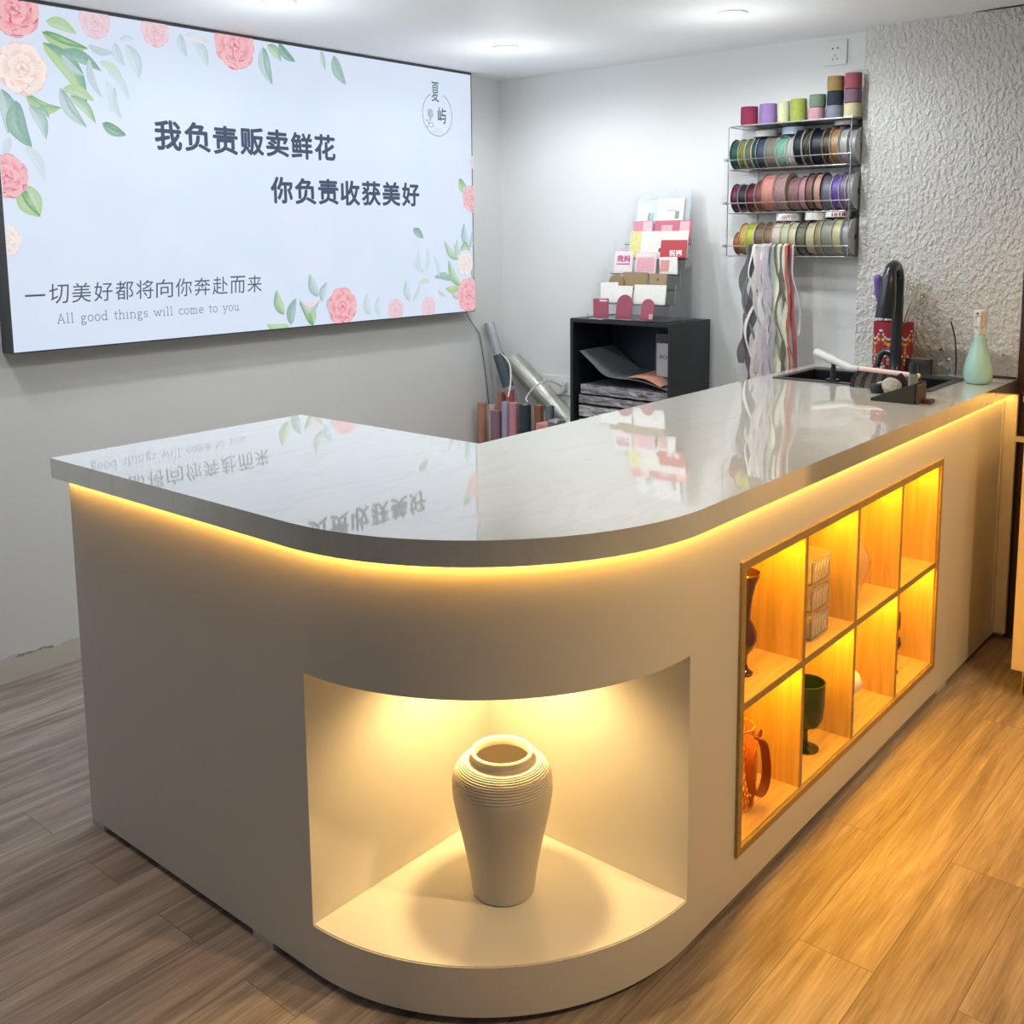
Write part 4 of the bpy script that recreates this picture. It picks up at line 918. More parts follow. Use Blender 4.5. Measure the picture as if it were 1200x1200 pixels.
# plastic-wrapped packs in the compartment
PLAST = mat('crinkled_clear_plastic', (0.30, 0.29, 0.31), 0.14, 0.4, coat=1.0, bump=(26, 1.0, 0.03, (2.2, .7, 2.5)), vary=(26, 0.8))  # strong colour variation paints in the bright highlights of the plastic
PLASL = mat('crinkled_silver_plastic', (0.55, 0.54, 0.57), 0.15, 0.4, coat=1.0, bump=(30, 1.0, 0.03, (2, .8, 2)), vary=(24, 0.9))  # highlights of the crinkles likewise put into the base colour
def pack(z0, h, m, label, y0=0.022, y1=0.47, bulge=0.009, sd=0):
    rr = random.Random(sd); bm = bmesh.new(); nx, ny = 8, 16
    top = []; bot = []
    for i in range(nx + 1):
        for j in range(ny + 1):
            x_ = 0.012 + 0.24 * i / nx; y_ = y0 + (y1 - y0) * j / ny
            e_ = min(1, 4 * min(i / nx, 1 - i / nx) + .25) * min(1, 6 * min(j / ny, 1 - j / ny) + .3)
            top.append(bm.verts.new((x_, y_, z0 + h * (0.84 + 0.16 * e_) + rr.uniform(-1, .1) * bulge * e_))); bot.append(bm.verts.new((x_, y_, z0 + h * 0.02 * (1 - e_))))
    W_ = ny + 1
    for L_, fl in ((top, 0), (bot, 1)):
        for i in range(nx):
            for j in range(ny): bm.faces.new((L_[i * W_ + j], L_[i * W_ + j + 1], L_[(i + 1) * W_ + j + 1], L_[(i + 1) * W_ + j]))
    ed = [i * W_ for i in range(nx + 1)] + [nx * W_ + j for j in range(1, ny + 1)] + [i * W_ + ny for i in range(nx - 1, -1, -1)] + [j for j in range(ny - 1, 0, -1)]
    for a_, b_ in zip(ed, ed[1:] + ed[:1]): bm.faces.new((top[a_], top[b_], bot[b_], bot[a_]))
    o = finish('wrapped_pack', bm, m, smooth=True); o.matrix_world = CT.copy()
    return tag(o, label, 'pack', 'plastic-wrapped packs in the black cabinet')
pack(0.5615, 0.065, PLASL, 'silvery crinkled plastic pack at the bottom of the cabinet stack', sd=1)
pack(0.630, 0.055, PLASL, 'crumpled silver-grey plastic pack, second from bottom in the cabinet', sd=2)
pack(0.687, 0.040, PLAST, 'dark grey wrapped pack just under the puffy one in the cabinet', sd=3)
pack(0.729, 0.046, PLAST, 'puffy folded clear-wrapped pack just under the loose grey sheets', y1=0.46, sd=4)
def sheet(zs, x0, x1, y0, y1, m, name, label, th=0.004):
    # zs: height profile along y (from right to left)
    bm = bmesh.new(); prev = None; P_ = smooth_path([(0, y0 + (y1 - y0) * k / (len(zs) - 1), z_) for k, z_ in enumerate(zs)], 6)
    for p in P_:
        q = [bm.verts.new((x0, p.y, p.z)), bm.verts.new((x1, p.y, p.z + 0.006)), bm.verts.new((x1, p.y, p.z + th + 0.006)), bm.verts.new((x0, p.y, p.z + th))]
        if prev:
            for e_ in range(4): bm.faces.new((prev[e_], prev[(e_ + 1) % 4], q[(e_ + 1) % 4], q[e_]))
        else: bm.faces.new(q)
        prev = q
    bm.faces.new(prev); o = finish(name, bm, m, smooth=True); o.matrix_world = CT.copy(); return tag(o, label, 'paper sheets')
sheet([0.776, 0.790, 0.802, 0.806, 0.806, 0.815, 0.860, 0.905], 0.02, 0.26, 0.03, 0.470, mat('grey_tissue', (0.17, 0.185, 0.195), 0.22, coat=.5, bump=(30, .5, .004)), 'tissue_sheets', 'loose grey tissue sheets curling up at the left in the cabinet')
sheet([0.790, 0.806, 0.817, 0.819, 0.816], 0.008, 0.20, 0.055, 0.21, mat('coral_paper', (0.62, 0.29, 0.20), 0.5), 'coral_paper', 'coral-orange folded paper lying on the grey sheets in the cabinet', 0.003)
for (x0, y0, z0, x1, y1, z1, m_, lab) in ((0.10, 0.030, 0.818, 0.16, 0.136, 0.955, mat('pale_grey_carton', (0.45, 0.47, 0.48), 0.4), 'pale grey carton printed RO standing at the right in the cabinet'),
                                         (0.185, 0.035, 0.820, 0.24, 0.200, 0.985, mat('dark_patterned_carton', (0.13, 0.14, 0.16), 0.35, vary=(70, .8)), 'dark grey patterned carton standing behind the pale one in the cabinet')):
    o = box('carton', (x0, y0, z0), (x1, y1, z1), m_, bevel=0.001); o.matrix_world = CT.copy(); tag(o, lab, 'carton')
    if 'RO' in lab:
        tm = text_mesh('lettering', 'RO', mat('black_print', (0.02, 0.02, 0.02), 0.5), o, 0.036, 0.016, (x0 - 0.0006, y0 + 0.090, z0 + 0.073), xdir=(0, -1, 0))

# ------------------------------------------------------------------ card display
DX = 2.385
ds = empty('card_display', (DX, 1.43, CH + 0.0005)); tag(ds, 'clear acrylic stepped greeting card display on top of the black cabinet', 'card display')
def dbox(name, x0, y0, z0, x1, y1, z1): return box(name, (x0 - DX, y0 - 1.43, z0 - CH), (x1 - DX, y1 - 1.43, z1 - CH), ACRYL, ds)
NT = 6; TY0, TY1 = 1.212, 1.585
tierx = [2.372 + 0.039 * k for k in range(NT)]; tierz = [CH + 0.0055 + 0.060 * k for k in range(NT)]
dbox('base', 2.366, TY0, CH, 2.60, TY1, CH + 0.003)
for k in range(NT):
    y0_, y1_ = TY0 + 0.002, TY1 - 0.01 * k
    if k: dbox('tier', tierx[k] + 0.002, y0_, tierz[k] - 0.003, tierx[k] + 0.037, y1_, tierz[k] - 0.0005)
    if k: dbox('riser', tierx[k], y0_, tierz[k] - 0.060, tierx[k] + 0.002, y1_, tierz[k] + 0.010)
    else: dbox('riser', tierx[k] - 0.004, y0_, CH + 0.003, tierx[k] - 0.002, y1_, CH + 0.022)
for y_ in (TY0 - 0.003, TY1 - 0.001):      # stepped side cheeks
    bm = bmesh.new(); P_ = [(2.366, CH)]
    for k in range(NT): P_ += [(tierx[k] - 0.004, tierz[k] + 0.022), (tierx[k] + 0.030, tierz[k] + 0.022)]
    P_ += [(2.60, tierz[-1] + 0.022), (2.60, CH)]
    A_ = [bm.verts.new((x_ - DX, y_ - 1.43, z_ - CH)) for x_, z_ in P_]; B_ = [bm.verts.new((x_ - DX, y_ + 0.002 - 1.43, z_ - CH)) for x_, z_ in P_]
    for i in range(len(P_)): bm.faces.new((A_[i], A_[(i + 1) % len(P_)], B_[(i + 1) % len(P_)], B_[i]))
    bm.faces.new(A_); bm.faces.new(B_); finish('side_cheek', bm, ACRYL, ds)
def card(k, ya, yb, h, col, label, name='greeting_card', shape='rect', lift=0.0, dx=0.010, decor=None, th=0.003, word=None, wcol=(1, 1, 1)):
    """a card standing in tier k, leaning slightly back"""
    x = tierx[k] + dx; z = tierz[k] + 0.0005 + lift; yc = (ya + yb) / 2; w_ = abs(ya - yb)
    t = empty(name, (x, yc, z)); t.rotation_euler = (0, R(9), 0)
    if shape == 'rect': P_ = [(-w_ / 2, 0), (w_ / 2, 0), (w_ / 2, h), (-w_ / 2, h)]
    elif shape == 'arch':
        P_ = [(-w_ / 2, 0), (w_ / 2, 0)] + [(w_ / 2 * math.cos(a * PI / 14), h - w_ / 2 + w_ / 2 * math.sin(a * PI / 14)) for a in range(15)]
    elif shape == 'tilt': P_ = [(-w_ / 2, 0), (w_ / 2 - .01, 0), (w_ / 2, h * .96), (-w_ / 2 + .008, h)]
    elif shape == 'envelope': P_ = [(-w_ / 2, 0), (w_ / 2, 0), (w_ / 2, h * .7), (w_ / 2 - w_ * .3, h), (-w_ / 2 + w_ * .3, h), (-w_ / 2, h * .7)]
    bm = bmesh.new(); A_ = [bm.verts.new((0, y_, z_)) for y_, z_ in P_]; B_ = [bm.verts.new((th, y_, z_)) for y_, z_ in P_]
    for i in range(len(P_)): bm.faces.new((A_[i], A_[(i + 1) % len(P_)], B_[(i + 1) % len(P_)], B_[i]))
    bm.faces.new(A_); bm.faces.new(B_)
    finish('card_stock', bm, mat('card_%d_%d_%d' % tuple(int(v_ * 255) for v_ in col), col, 0.45, vary=(50, .08), alpha=(0.45 if h > 0.22 else None)), t, bevel=0)
    for (y0, z0, y1, z1, c2) in (decor or []):
        bm = bmesh.new(); bx(bm, -0.0006, -w_ / 2 + w_ * y0, h * z0, -0.0001, -w_ / 2 + w_ * y1, h * z1)
        finish('printed_panel', bm, mat('print_%d_%d_%d' % tuple(int(v_ * 255) for v_ in c2), c2, 0.45, vary=(120, .35)), t)
    if word:
        text_mesh('lettering', word[0], mat('word_%d_%d_%d' % tuple(int(v_ * 255) for v_ in wcol), wcol, 0.5), t, word[1], word[2], (-0.0010, word[3], word[4]), xdir=(0, -1, 0), offset=0.02)
    return tag(t, label, 'greeting card' if name == 'greeting_card' else 'card envelope', 'cards in the acrylic display')
# y grows to the left in the picture
card(0, 1.575, 1.49, 0.082, (.32, .07, .11), 'square burgundy card at the left of the front tier', shape='tilt', decor=[(.15, .84, .6, .92, (.8, .7, .7))])
card(0, 1.455, 1.378, 0.100, (.32, .07, .11), 'tall round-topped burgundy card in the middle of the front tier', shape='arch')
card(0, 1.335, 1.275, 0.086, (.36, .08, .13), 'small round-topped burgundy card at the right of the front tier', shape='arch', decor=[(.05, .05, .35, .3, (.6, .4, .42))])
card(1, 1.565, 1.47, 0.088, (.80, .80, .76), 'white card envelope at the left of the second tier', name='card_envelope', shape='tilt')
card(1, 1.485, 1.40, 0.074, (.83, .82, .78), 'white card envelope overlapping beside the arched burgundy card', name='card_envelope', shape='rect', dx=0.004)
card(1, 1.395, 1.245, 0.080, (.82, .81, .76), 'wide off-white envelope at the right of the second tier', name='card_envelope', shape='rect')
card(2, 1.545, 1.47, 0.060, (.28, .20, .10), 'round-topped kraft-brown card at the left of the third tier', shape='arch')
card(2, 1.480, 1.36, 0.068, (.31, .22, .11), 'wide kraft-brown envelope in the middle of the third tier', name='card_envelope', dx=0.016)
card(2, 1.345, 1.262, 0.064, (.34, .24, .12), 'small kraft-brown card with a clasp at the right of the third tier', dx=0.006, decor=[(.45, .55, .55, .72, (.1, .07, .05))])
card(3, 1.545, 1.455, 0.092, (.80, .72, .74), 'white card with magenta characters in the fourth tier', decor=[(.12, .4, .88, .46, (.6, .06, .2))], word=('我妈', 0.066, 0.028, 0.033, 0.048), wcol=(.55, .03, .18))
card(3, 1.440, 1.34, 0.088, (.80, .60, .64), 'pink patterned card in the middle of the fourth tier', decor=[(.08, .1, .92, .75, (.75, .38, .45)), (.08, .8, .92, .95, (.85, .75, .75))])
card(3, 1.328, 1.235, 0.072, (.80, .76, .74), 'white card with reddish drawing at the right of the fourth tier', decor=[(.45, .15, .9, .8, (.65, .3, .28))], shape='tilt')
card(4, 1.338, 1.219, 0.078, (.50, .05, .06), 'red card with white characters at the right of the fifth tier', dx=0.002, word=('祝福', 0.060, 0.026, 0.018, 0.012))
card(4, 1.50, 1.220, 0.115, (.80, .79, .74), 'long white envelope with a yellow end in the fifth tier', name='card_envelope', lift=0.0, dx=0.014, shape='rect', decor=[(.80, .02, .99, .98, (.78, .70, .30)), (.45, .25, .48, .38, (.05, .05, .05))])
card(5, 1.505, 1.40, 0.100, (.72, .28, .34), 'magenta and pink striped card at the left of the top tier', shape='tilt', dx=0.004, decor=[(.1, .5, .5, .95, (.85, .55, .6))])
card(5, 1.40, 1.225, 0.098, (.62, .16, .22), 'wide crimson patterned card at the right of the top tier', dx=0.008, decor=[(.05, .1, .3, .95, (.8, .5, .55)), (.5, .3, .8, .8, (.75, .45, .5))])
card(5, 1.50, 1.405, 0.185, (.62, .74, .74), 'aqua floral card standing high at the left back', dx=0.018, decor=[(.3, .5, .9, .9, (.80, .84, .85)), (.1, .5, .4, .7, (.35, .6, .6))])
card(5, 1.405, 1.275, 0.190, (.80, .82, .82), 'white card with small tree print standing high at the right back', dx=0.020, decor=[(.15, .55, .3, .72, (.25, .35, .32)), (.3, .72, .6, .75, (.5, .5, .5))])
card(5, 1.495, 1.25, 0.235, (.70, .74, .77), 'translucent white plastic sleeve behind the tallest cards', name='card_envelope', dx=0.027)

# ------------------------------------------------------------------ rolls in the corner
def roll(x, y, z1, r_, col, label, name='paper_roll'):
    t = empty(name, (x, y, 0)); bm = bmesh.new(); lathe(bm, [(r_ * .45, 0.0), (r_, 0.0), (r_, z1), (r_ * .45, z1)], 28, close=True)
    finish('wrapping_paper', bm, mat('paper_%d_%d_%d' % tuple(int(v_ * 255) for v_ in col), col, 0.55, vary=(8, .15)), t, smooth=True)
    bm = bmesh.new(); lathe(bm, [(r_ * .36, 0.0), (r_ * .45 - .0004, 0.0), (r_ * .45 - .0004, z1 + 0.002), (r_ * .36, z1 + 0.002)], 20, close=True); finish('core', bm, mat('card_core', ()), t, smooth=True)
    return tag(t, label, 'wrapping roll', 'wrapping rolls in the corner')
for a_ in ((2.44, 2.245, .620, .022, (.42, .20, .15), 'terracotta-peach wrapping roll, leftmost in the corner'),
           (2.46, 2.200, .612, .017, (.52, .48, .38), 'slim cream wrapping roll next to the terracotta one'),
           (2.560, 2.228, .655, .022, (.46, .18, .17), 'dull rose wrapping roll standing behind the cream one'),
           (2.40, 2.125, .600, .025, (.24, .13, .17), 'mauve patterned wrapping roll in the corner'),
           (2.41, 2.075, .645, .018, (.36, .35, .50), 'lavender-blue wrapping roll in the corner'),
           (2.41, 2.028, .645, .022, (.52, .23, .27), 'pink wrapping roll right of the lavender one'),
           (2.475, 2.100, .690, .019, (.45, .10, .10), 'tall red-coral wrapping roll standing behind the lavender and pink ones'),
           (2.42, 1.968, .640, .027, (.025, .04, .05), 'near-black wrapping roll in the corner'),
           (2.45, 1.912, .640, .020, (.26, .10, .06), 'brown wrapping roll right of the black one'),
           (2.47, 1.865, .640, .019, (.17, .20, .23), 'blue-grey translucent roll nearest the cabinet')):
    roll(*a_)
def leaning(name, p0, p1, r_, m, label, cat, band=None, bandm=None, inner=True):
    t = empty(name, p0); d = Vector(p1) - Vector(p0); L_ = d.length; t.rotation_mode = 'QUATERNION'; t.rotation_quaternion = d.to_track_quat('Z', 'Y')
    bm = bmesh.new(); lathe(bm, [(r_ * .75, 0), (r_, 0), (r_, L_), (r_ * .75, L_)], 32, close=True); finish('film', bm, m, t, smooth=True)
    if band:
        bm = bmesh.new(); lathe(bm, [(r_ + .0005, L_ * band[0]), (r_ + 0.003, L_ * band[0]), (r_ + 0.003, L_ * band[1]), (r_ + .0005, L_ * band[1])], 32, close=True); finish('wrap_band', bm, bandm, t, smooth=True)
    return tag(t, label, cat)
leaning('film_roll', (2.535, 1.895, 0.005), (2.535, 2.278, 0.985), 0.024, mat('grey_film', (0.36, 0.37, 0.40), 0.3, metal=.2, vary=(6, .4), bump=(30, .4, .004, (8, 8, .4))), 'slim grey film roll with dark band leaning in the room corner', 'film roll', (.70, .85), mat('dark_teal_band', (.05, .075, .09), .5))
leaning('film_roll', (2.617, 1.735, 0.44), (2.617, 2.205, 0.805), 0.045, mat('clear_film_roll', (0.42, 0.42, 0.37), 0.26, metal=.35, vary=(7, .5), bump=(16, .6, .01, (4, 4, .4))), 'thick clear cellophane roll leaning against the back wall left of the cabinet', 'film roll')
bm = bmesh.new()
tube(bm, smooth_path([(2.40, 2.05, 0.672), (2.46, 2.085, 0.73), (2.53, 2.15, 0.80), (2.528, 2.195, 0.845)]), 0.0035, 6)
tag(finish('cable_loop', bm, mat('white_cable', (0.75, 0.75, 0.72), 0.4), smooth=True), 'white cable hanging across the upper end of the clear cellophane roll', 'cable')
bm = bmesh.new(); bx(bm, XW - 0.035, 1.915, 0.68, XW - 0.010, 1.945, 0.715)
tube(bm, smooth_path([(XW - 0.03, 1.93, 0.70), (2.56, 1.945, 0.735), (2.50, 1.97, 0.715), (2.47, 2.0, 0.665), (2.46, 1.985, 0.645)]), 0.0035, 6)
tag(finish('plug_lead', bm, mat('white_cable', ()), smooth=True), 'white plug and lead in the low double wall socket', 'plug')
o = box('small_packet', (2.30, 1.745, 0.0), (2.36, 1.812, 0.592), mat('salmon_packet', (.62, .25, .22), .4), bevel=.006)
tag(o, 'salmon-pink plastic-wrapped bundle standing before the brown roll', 'packet')
o = box('small_packet', (2.29, 1.690, 0.0), (2.35, 1.742, 0.615), PLAST, bevel=.008)
tag(o, 'clear plastic-wrapped bundle standing beside the salmon-pink one', 'packet')

# ------------------------------------------------------------------ sink
sk = empty('sink', (2.325, 0.373, H)); tag(sk, 'black granite kitchen sink let into the far end of the worktop', 'sink')
SB = mat('black_composite', (0.012, 0.013, 0.016), 0.28)
def SP(p): return (p[0] - 2.325, p[1] - 0.373, p[2] - H)
bm = bmesh.new()
def ringbox(bm, x0, y0, x1, y1, ix0, iy0, ix1, iy1, z0, z1):
    for a_, b_ in (((x0, y0, z0), (x1, iy0, z1)), ((x0, iy1, z0), (x1, y1, z1)), ((x0, iy0, z0), (ix0, iy1, z1)), ((ix1, iy0, z0), (x1, iy1, z1))): bx(bm, *SP(a_), *SP(b_))
ringbox(bm, SK[0] - 0.012, SK[1] - 0.010, SK[2] + 0.052, SK[3] + 0.010, SK[0] + 0.014, SK[1] + 0.012, SK[2] - 0.012, SK[3] - 0.014, H + 0.0003, H + 0.0045)
finish('rim', bm, mat('black_sink_rim', (0.055, 0.057, 0.058), 0.35), sk)
bm = bmesh.new()
x0, y0, x1, y1 = SK[0] + 0.003, SK[1] + 0.003, SK[2] - 0.003, SK[3] - 0.003
ringbox(bm, x0, y0, x1, y1, x0 + .010, y0 + .010, x1 - .010, y1 - .010, H - 0.20, H + 0.0002)
bx(bm, *SP((x0, y0, H - 0.21)), *SP((x1, y1, H - 0.20)))
finish('basin', bm, SB, sk)
bm = bmesh.new(); lathe(bm, [(0.002, -0.1995), (0.045, -0.1995), (0.045, -0.196), (0.038, -0.196), (0.034, -0.199), (0.002, -0.199)], 32, c=(0, 0, 0)); finish('drain', bm, CHROME, sk, smooth=True)
# main black pull-out tap
fa = empty('kitchen_tap', (2.466, 0.338, H + 0.0050)); tag(fa, 'tall matte black gooseneck kitchen tap behind the sink', 'tap')
TB = mat('matte_black_metal', (0.016, 0.020, 0.028), 0.3, coat=.2)
bm = bmesh.new(); lathe(bm, [(0.002, 0), (0.024, 0), (0.024, 0.006), (0.021, 0.010), (0.019, 0.06), (0.0185, 0.10), (0.002, 0.102)], 32); finish('tap_base', bm, TB, fa, smooth=True)
bm = bmesh.new(); P_ = [(0, 0, 0.10), (0, 0, 0.22), (0, 0, 0.31)] + [(-0.052 + 0.052 * math.cos(a * PI / 10), -0.004 * a / 10, 0.315 + 0.060 * math.sin(a * PI / 10)) for a in range(1, 10)]
tube(bm, smooth_path(P_, 3), 0.0185, 20); finish('gooseneck', bm, TB, fa, smooth=True)
bm = bmesh.new(); tube(bm, smooth_path([(-0.092, -0.004, 0.355), (-0.104, -0.004, 0.325), (-0.112, -0.003, 0.27), (-0.120, 0.0, 0.20)], 5), [0.0185 + 0.0125 * min(1, k / 12) for k in range(16)], 24); finish('spray_head', bm, TB, fa, smooth=True)
bm = bmesh.new(); tube(bm, [(0.0, 0.015, 0.07), (0.0, 0.040, 0.075), (-0.010, 0.052, 0.06), (-0.02, 0.058, 0.02)], [0.014, 0.013, 0.012, 0.010], 16); finish('lever', bm, TB, fa, smooth=True)
# small chrome tap
ct = empty('chrome_tap', (2.528, 0.172, H + 0.0006)); tag(ct, 'small chrome side tap standing right of the sink', 'tap')
bm = bmesh.new(); lathe(bm, [(0.002, 0), (0.013, 0), (0.013, 0.004), (0.007, 0.008), (0.007, 0.03), (0.002, 0.032)], 20); tube(bm, smooth_path([(0, 0, 0.024), (-0.006, 0.008, 0.034), (-0.018, 0.022, 0.044), (-0.028, 0.034, 0.040)], 4), 0.0058, 12); finish('spout', bm, CHROME, ct, smooth=True)
bm = bmesh.new(); tube(bm, [(0, 0, 0.03), (0.001, 0.004, 0.052)], 0.004, 10); lathe(bm, [(0.001, 0.050), (0.008, 0.053), (0.009, 0.058), (0.006, 0.064), (0.001, 0.065)], 16, c=(0.001, 0.004, 0)); finish('valve_handle', bm, CHROME, ct, smooth=True)
bm = bmesh.new(); tube(bm, smooth_path([(2.572, 0.168, H + 0.002), (2.572, 0.168, 0.96), (2.574, 0.176, 1.03), (2.575, 0.192, 1.085)]), 0.0026, 8)
tag(finish('thin_hose', bm, mat('black_rubber', (0.02, 0.02, 0.03), 0.5), smooth=True), 'thin dark upright hose behind the small chrome tap', 'hose')
# clear splash sheet on the stucco, on its screws
sg = empty('splash_guard', (XT, 0.18, H)); tag(sg, 'clear acrylic splash guard fixed against the stucco wall behind the sink', 'splash guard')
box('clear_sheet', (-0.0155, -0.200, 0.001), (-0.0125, 0.165, 0.095), mat('splash_acrylic', (0.95, 0.96, 0.95), 0.04, trans=1.0, ior=1.05), sg)
for y_, z_, m_ in ((0.045, 0.085, TB), (-0.160, 0.080, CHROME), (0.13, 0.02, TB)):
    bm = bmesh.new(); lathe(bm, [(0.001, -0.017), (0.0035, -0.017), (0.0035, -0.002), (0.001, -0.002)], 14, axis='x', c=(0, y_, z_)); finish('screw', bm, m_, sg, smooth=True)
box('seal_bead', (-0.012, -0.203, 0.0006), (-0.001, -0.12, 0.006), mat('dark_sealant', (0.04, 0.035, 0.03), .6), sg)

# ------------------------------------------------------------------ red tool pot
pot = empty('tool_pot', (2.548, 0.432, H + 0.0052)); tag(pot, 'red folk-patterned tall pot behind the black tap', 'pot')
PR = 0.036
px_, py_ = 2.540, 0.376
pot.location = (px_, py_, H + 0.0006); pot.scale = (0.62, 1, 1)
PR = 0.070
bm = bmesh.new(); lathe(bm, [(0.002, 0), (PR - .002, 0), (PR, 0.002), (PR, 0.178), (PR - 0.003, 0.178), (PR - 0.003, 0.006), (0.002, 0.006)], 48)
finish('pot_body', bm, mat('crimson_enamel', (0.30, 0.018, 0.035), 0.35, vary=(10, .2)), pot, smooth=True)
cols = [mat('pattern_white', (.75, .68, .66), .5), mat('pattern_orange', (.70, .20, .03), .5), mat('pattern_violet', (.20, .06, .25), .5), mat('pattern_yellow', (.72, .45, .08), .5)]
bm = bmesh.new()
def dot(bm, a, z_, s_, mi):
    n_ = 8; vs = []
    for k in range(n_):
        aa = a + s_ * math.cos(2 * PI * k / n_) / PR; zz_ = z_ + s_ * math.sin(2 * PI * k / n_)
        vs.append(bm.verts.new(((PR + .0007) * math.cos(aa), (PR + .0007) * math.sin(aa), zz_)))
    bm.faces.new(vs).material_index = mi
for q in range(7):
    ac = PI + (q - 3) * 0.86
    for k in range(9):     # scalloped garland of white petals, orange fans below
        f = (k - 4) / 4; dot(bm, ac + f * 0.38, 0.118 + 0.030 * f * f, 0.0042, 0)
        if k % 2 == 0: dot(bm, ac + f * 0.30, 0.100 + 0.016 * f * f, 0.0066, 1 if k % 4 else 3)
    for k in range(5): dot(bm, ac, 0.085 - k * 0.013, 0.0070 - 0.0004 * k, (1, 3, 1, 0, 3)[k])
    for s in (-1, 1):
        for k in range(4): dot(bm, ac + s * (0.18 + .05 * k), 0.060 - 0.014 * k, 0.0056, (0, 2, 1, 0)[k])
    for k in range(9): f = (k - 4) / 4; dot(bm, ac + .43 + f * 0.3, 0.012 + 0.022 * (1 - f * f), 0.0048, (2, 0)[k % 2])
finish('folk_pattern', bm, cols, pot, norm=False)
# tools standing in the pot
t = empty('purple_tool', (px_ + 0.004, py_ + 0.040, H + 0.012)); tag(t, 'purple-handled floral tool standing in the red pot', 'tool')
bm = bmesh.new(); tube(bm, smooth_path([(0, 0, 0.185), (-0.002, 0.004, 0.215), (-0.004, 0.014, 0.26), (-0.006, 0.020, 0.31), (-0.006, 0.016, 0.330)], 5), [0.009] * 8 + [0.0145] * 10 + [0.012, 0.010, 0.006], 14); finish('handle', bm, mat('purple_plastic', (.14, .08, .32), .35), t, smooth=True)
bm = bmesh.new(); tube(bm, [(0.0, -0.01, 0.0), (0, 0, 0.19)], 0.0035, 8); finish('shaft', bm, CHROME, t, smooth=True)
bm = bmesh.new(); c_ = Vector((px_, py_ + 0.060, 1.178))
tube(bm, [(c_.x, c_.y + 0.015 * math.cos(a * PI / 10), c_.z + 0.014 * math.sin(a * PI / 10)) for a in range(21)], 0.0014, 6); tube(bm, [(px_, py_ + 0.050, 1.166), (px_ - 0.002, py_ + 0.030, 1.07), (px_, py_ + 0.015, 0.92)], 0.0014, 6)
tag(finish('wire_loop', bm, mat('dull_steel', (.3, .29, .27), .4, .8), smooth=True), 'thin steel wire tool ending in a ring, left of the purple handle', 'tool')
for i in range(30):
    rr = random.Random(100 + i); f = i / 29
    yb = py_ - 0.005 - 0.030 * f; xb_ = px_ + rr.uniform(-.02, .015)
    yt = py_ + 0.015 - 0.135 * f + rr.uniform(-.006, .006); xt_ = px_ + rr.uniform(-.03, .02); zt_ = 1.235 - 0.055 * f * f * 1.6 + rr.uniform(-.018, .018)
    bm = bmesh.new(); tube(bm, smooth_path([(xb_, yb, 0.93), ((xb_ + xt_) / 2, yb - 0.2 * (yb - yt), 1.09), (xt_, yt, zt_)], 4), 0.0011, 5)
    r_ = 0.0065
    tube(bm, [(xt_, yt + r_ * math.cos(a * PI / 5 - PI / 2), zt_ + r_ + r_ * math.sin(a * PI / 5 - PI / 2)) for a in range(11)], 0.0015, 5)
    tag(finish('wire_pick', bm, mat('champagne_wire', (.62, .56, .42), .25, .6) if i % 3 else mat('clear_pick', (.75, .75, .70), .15), smooth=True), 'thin pale looped wire card pick fanning out of the red pot', 'wire pick', 'looped wire picks in the red pot')
# mesh box behind the sponge
t = empty('wire_basket', (2.525, 0.350, H + 0.0052)); t.location = (2.50, 0.285, H + 0.0052); tag(t, 'small black mesh basket on the sink rim before the red pot', 'basket')
t.location = (2.530, 0.275, H + 0.0006)
bm = bmesh.new()
for s, a_, b_ in ((0, (-.022, -.04, 0), (-.021, .04, .055)), (0, (.005, -.04, 0), (.006, .04, .055)), (0, (-.022, -.041, 0), (.006, -.04, .055)), (0, (-.022, .04, 0), (.006, .041, .055))): bx(bm, *a_, *b_)
finish('mesh_walls', bm, mat('black_mesh', (.05, .05, .05), .5, alpha=.75), t)
bm = bmesh.new(); tube(bm, [(-.022, -.041, .056), (-.022, .041, .056), (.006, .041, .056), (.006, -.041, .056), (-.022, -.041, .056)], 0.0014, 6); finish('rim', bm, mat('copper_rim', (.35, .25, .18), .4), t)

# ------------------------------------------------------------------ brush, dustpan, sponge, bottle
br = empty('hand_brush', (2.10, 0.23, H + 0.0005)); tag(br, 'large hand brush with pinkish white bar and dark bristles lying across the sink edge', 'brush')
B0 = Vector((2.100, 0.322, 0.962)); B1 = Vector((2.100, 0.132, 0.952)); O_ = Vector((2.10, 0.23, H + 0.0005))
bm = bmesh.new(); tube(bm, [tuple(B0 - O_), tuple(B1 - O_)], 0.008, 14); finish('brush_bar', bm, mat('pinkish_plastic', (.80, .62, .58), .4), br, smooth=True)
bm = bmesh.new(); NB = 44
for i in range(NB):
    f = i / (NB - 1); p = B0.lerp(B1, f) - O_
    sp_ = (f - .5) * 0.075; g = 0.002 if (i // 4) % 2 else 0
    for j in (-1, 1):
        tube(bm, [(p.x + j * .003, p.y, p.z - .004), (p.x - 0.004 + j * .004, p.y - sp_ * .5, p.z - 0.030), (p.x - 0.012 + j * .006, p.y - sp_ * 0.55, 0.0020)], [0.0016, 0.0019, 0.0023 - g * .3], 5, mi=(i // 3) % 2)
finish('bristles', bm, [mat('dark_bristles', (.03, .028, .028), .55, vary=(120, .5)), mat('grey_bristles', (.13, .12, .12), .55, vary=(120, .5))], br)
bm = bmesh.new(); H0 = Vector((2.135, 0.372, 0.960)); H1 = Vector((2.20, 0.510, 0.992))
tube(bm, smooth_path([tuple(B0 - O_), tuple(Vector((2.112, 0.345, 0.961)) - O_), tuple(H0 - O_), tuple(H0.lerp(H1, .5) - O_), tuple(H1 - O_)], 4), [0.008] * 4 + [0.0095] * 4 + [0.012] * 4 + [0.0145] * 5, 16)
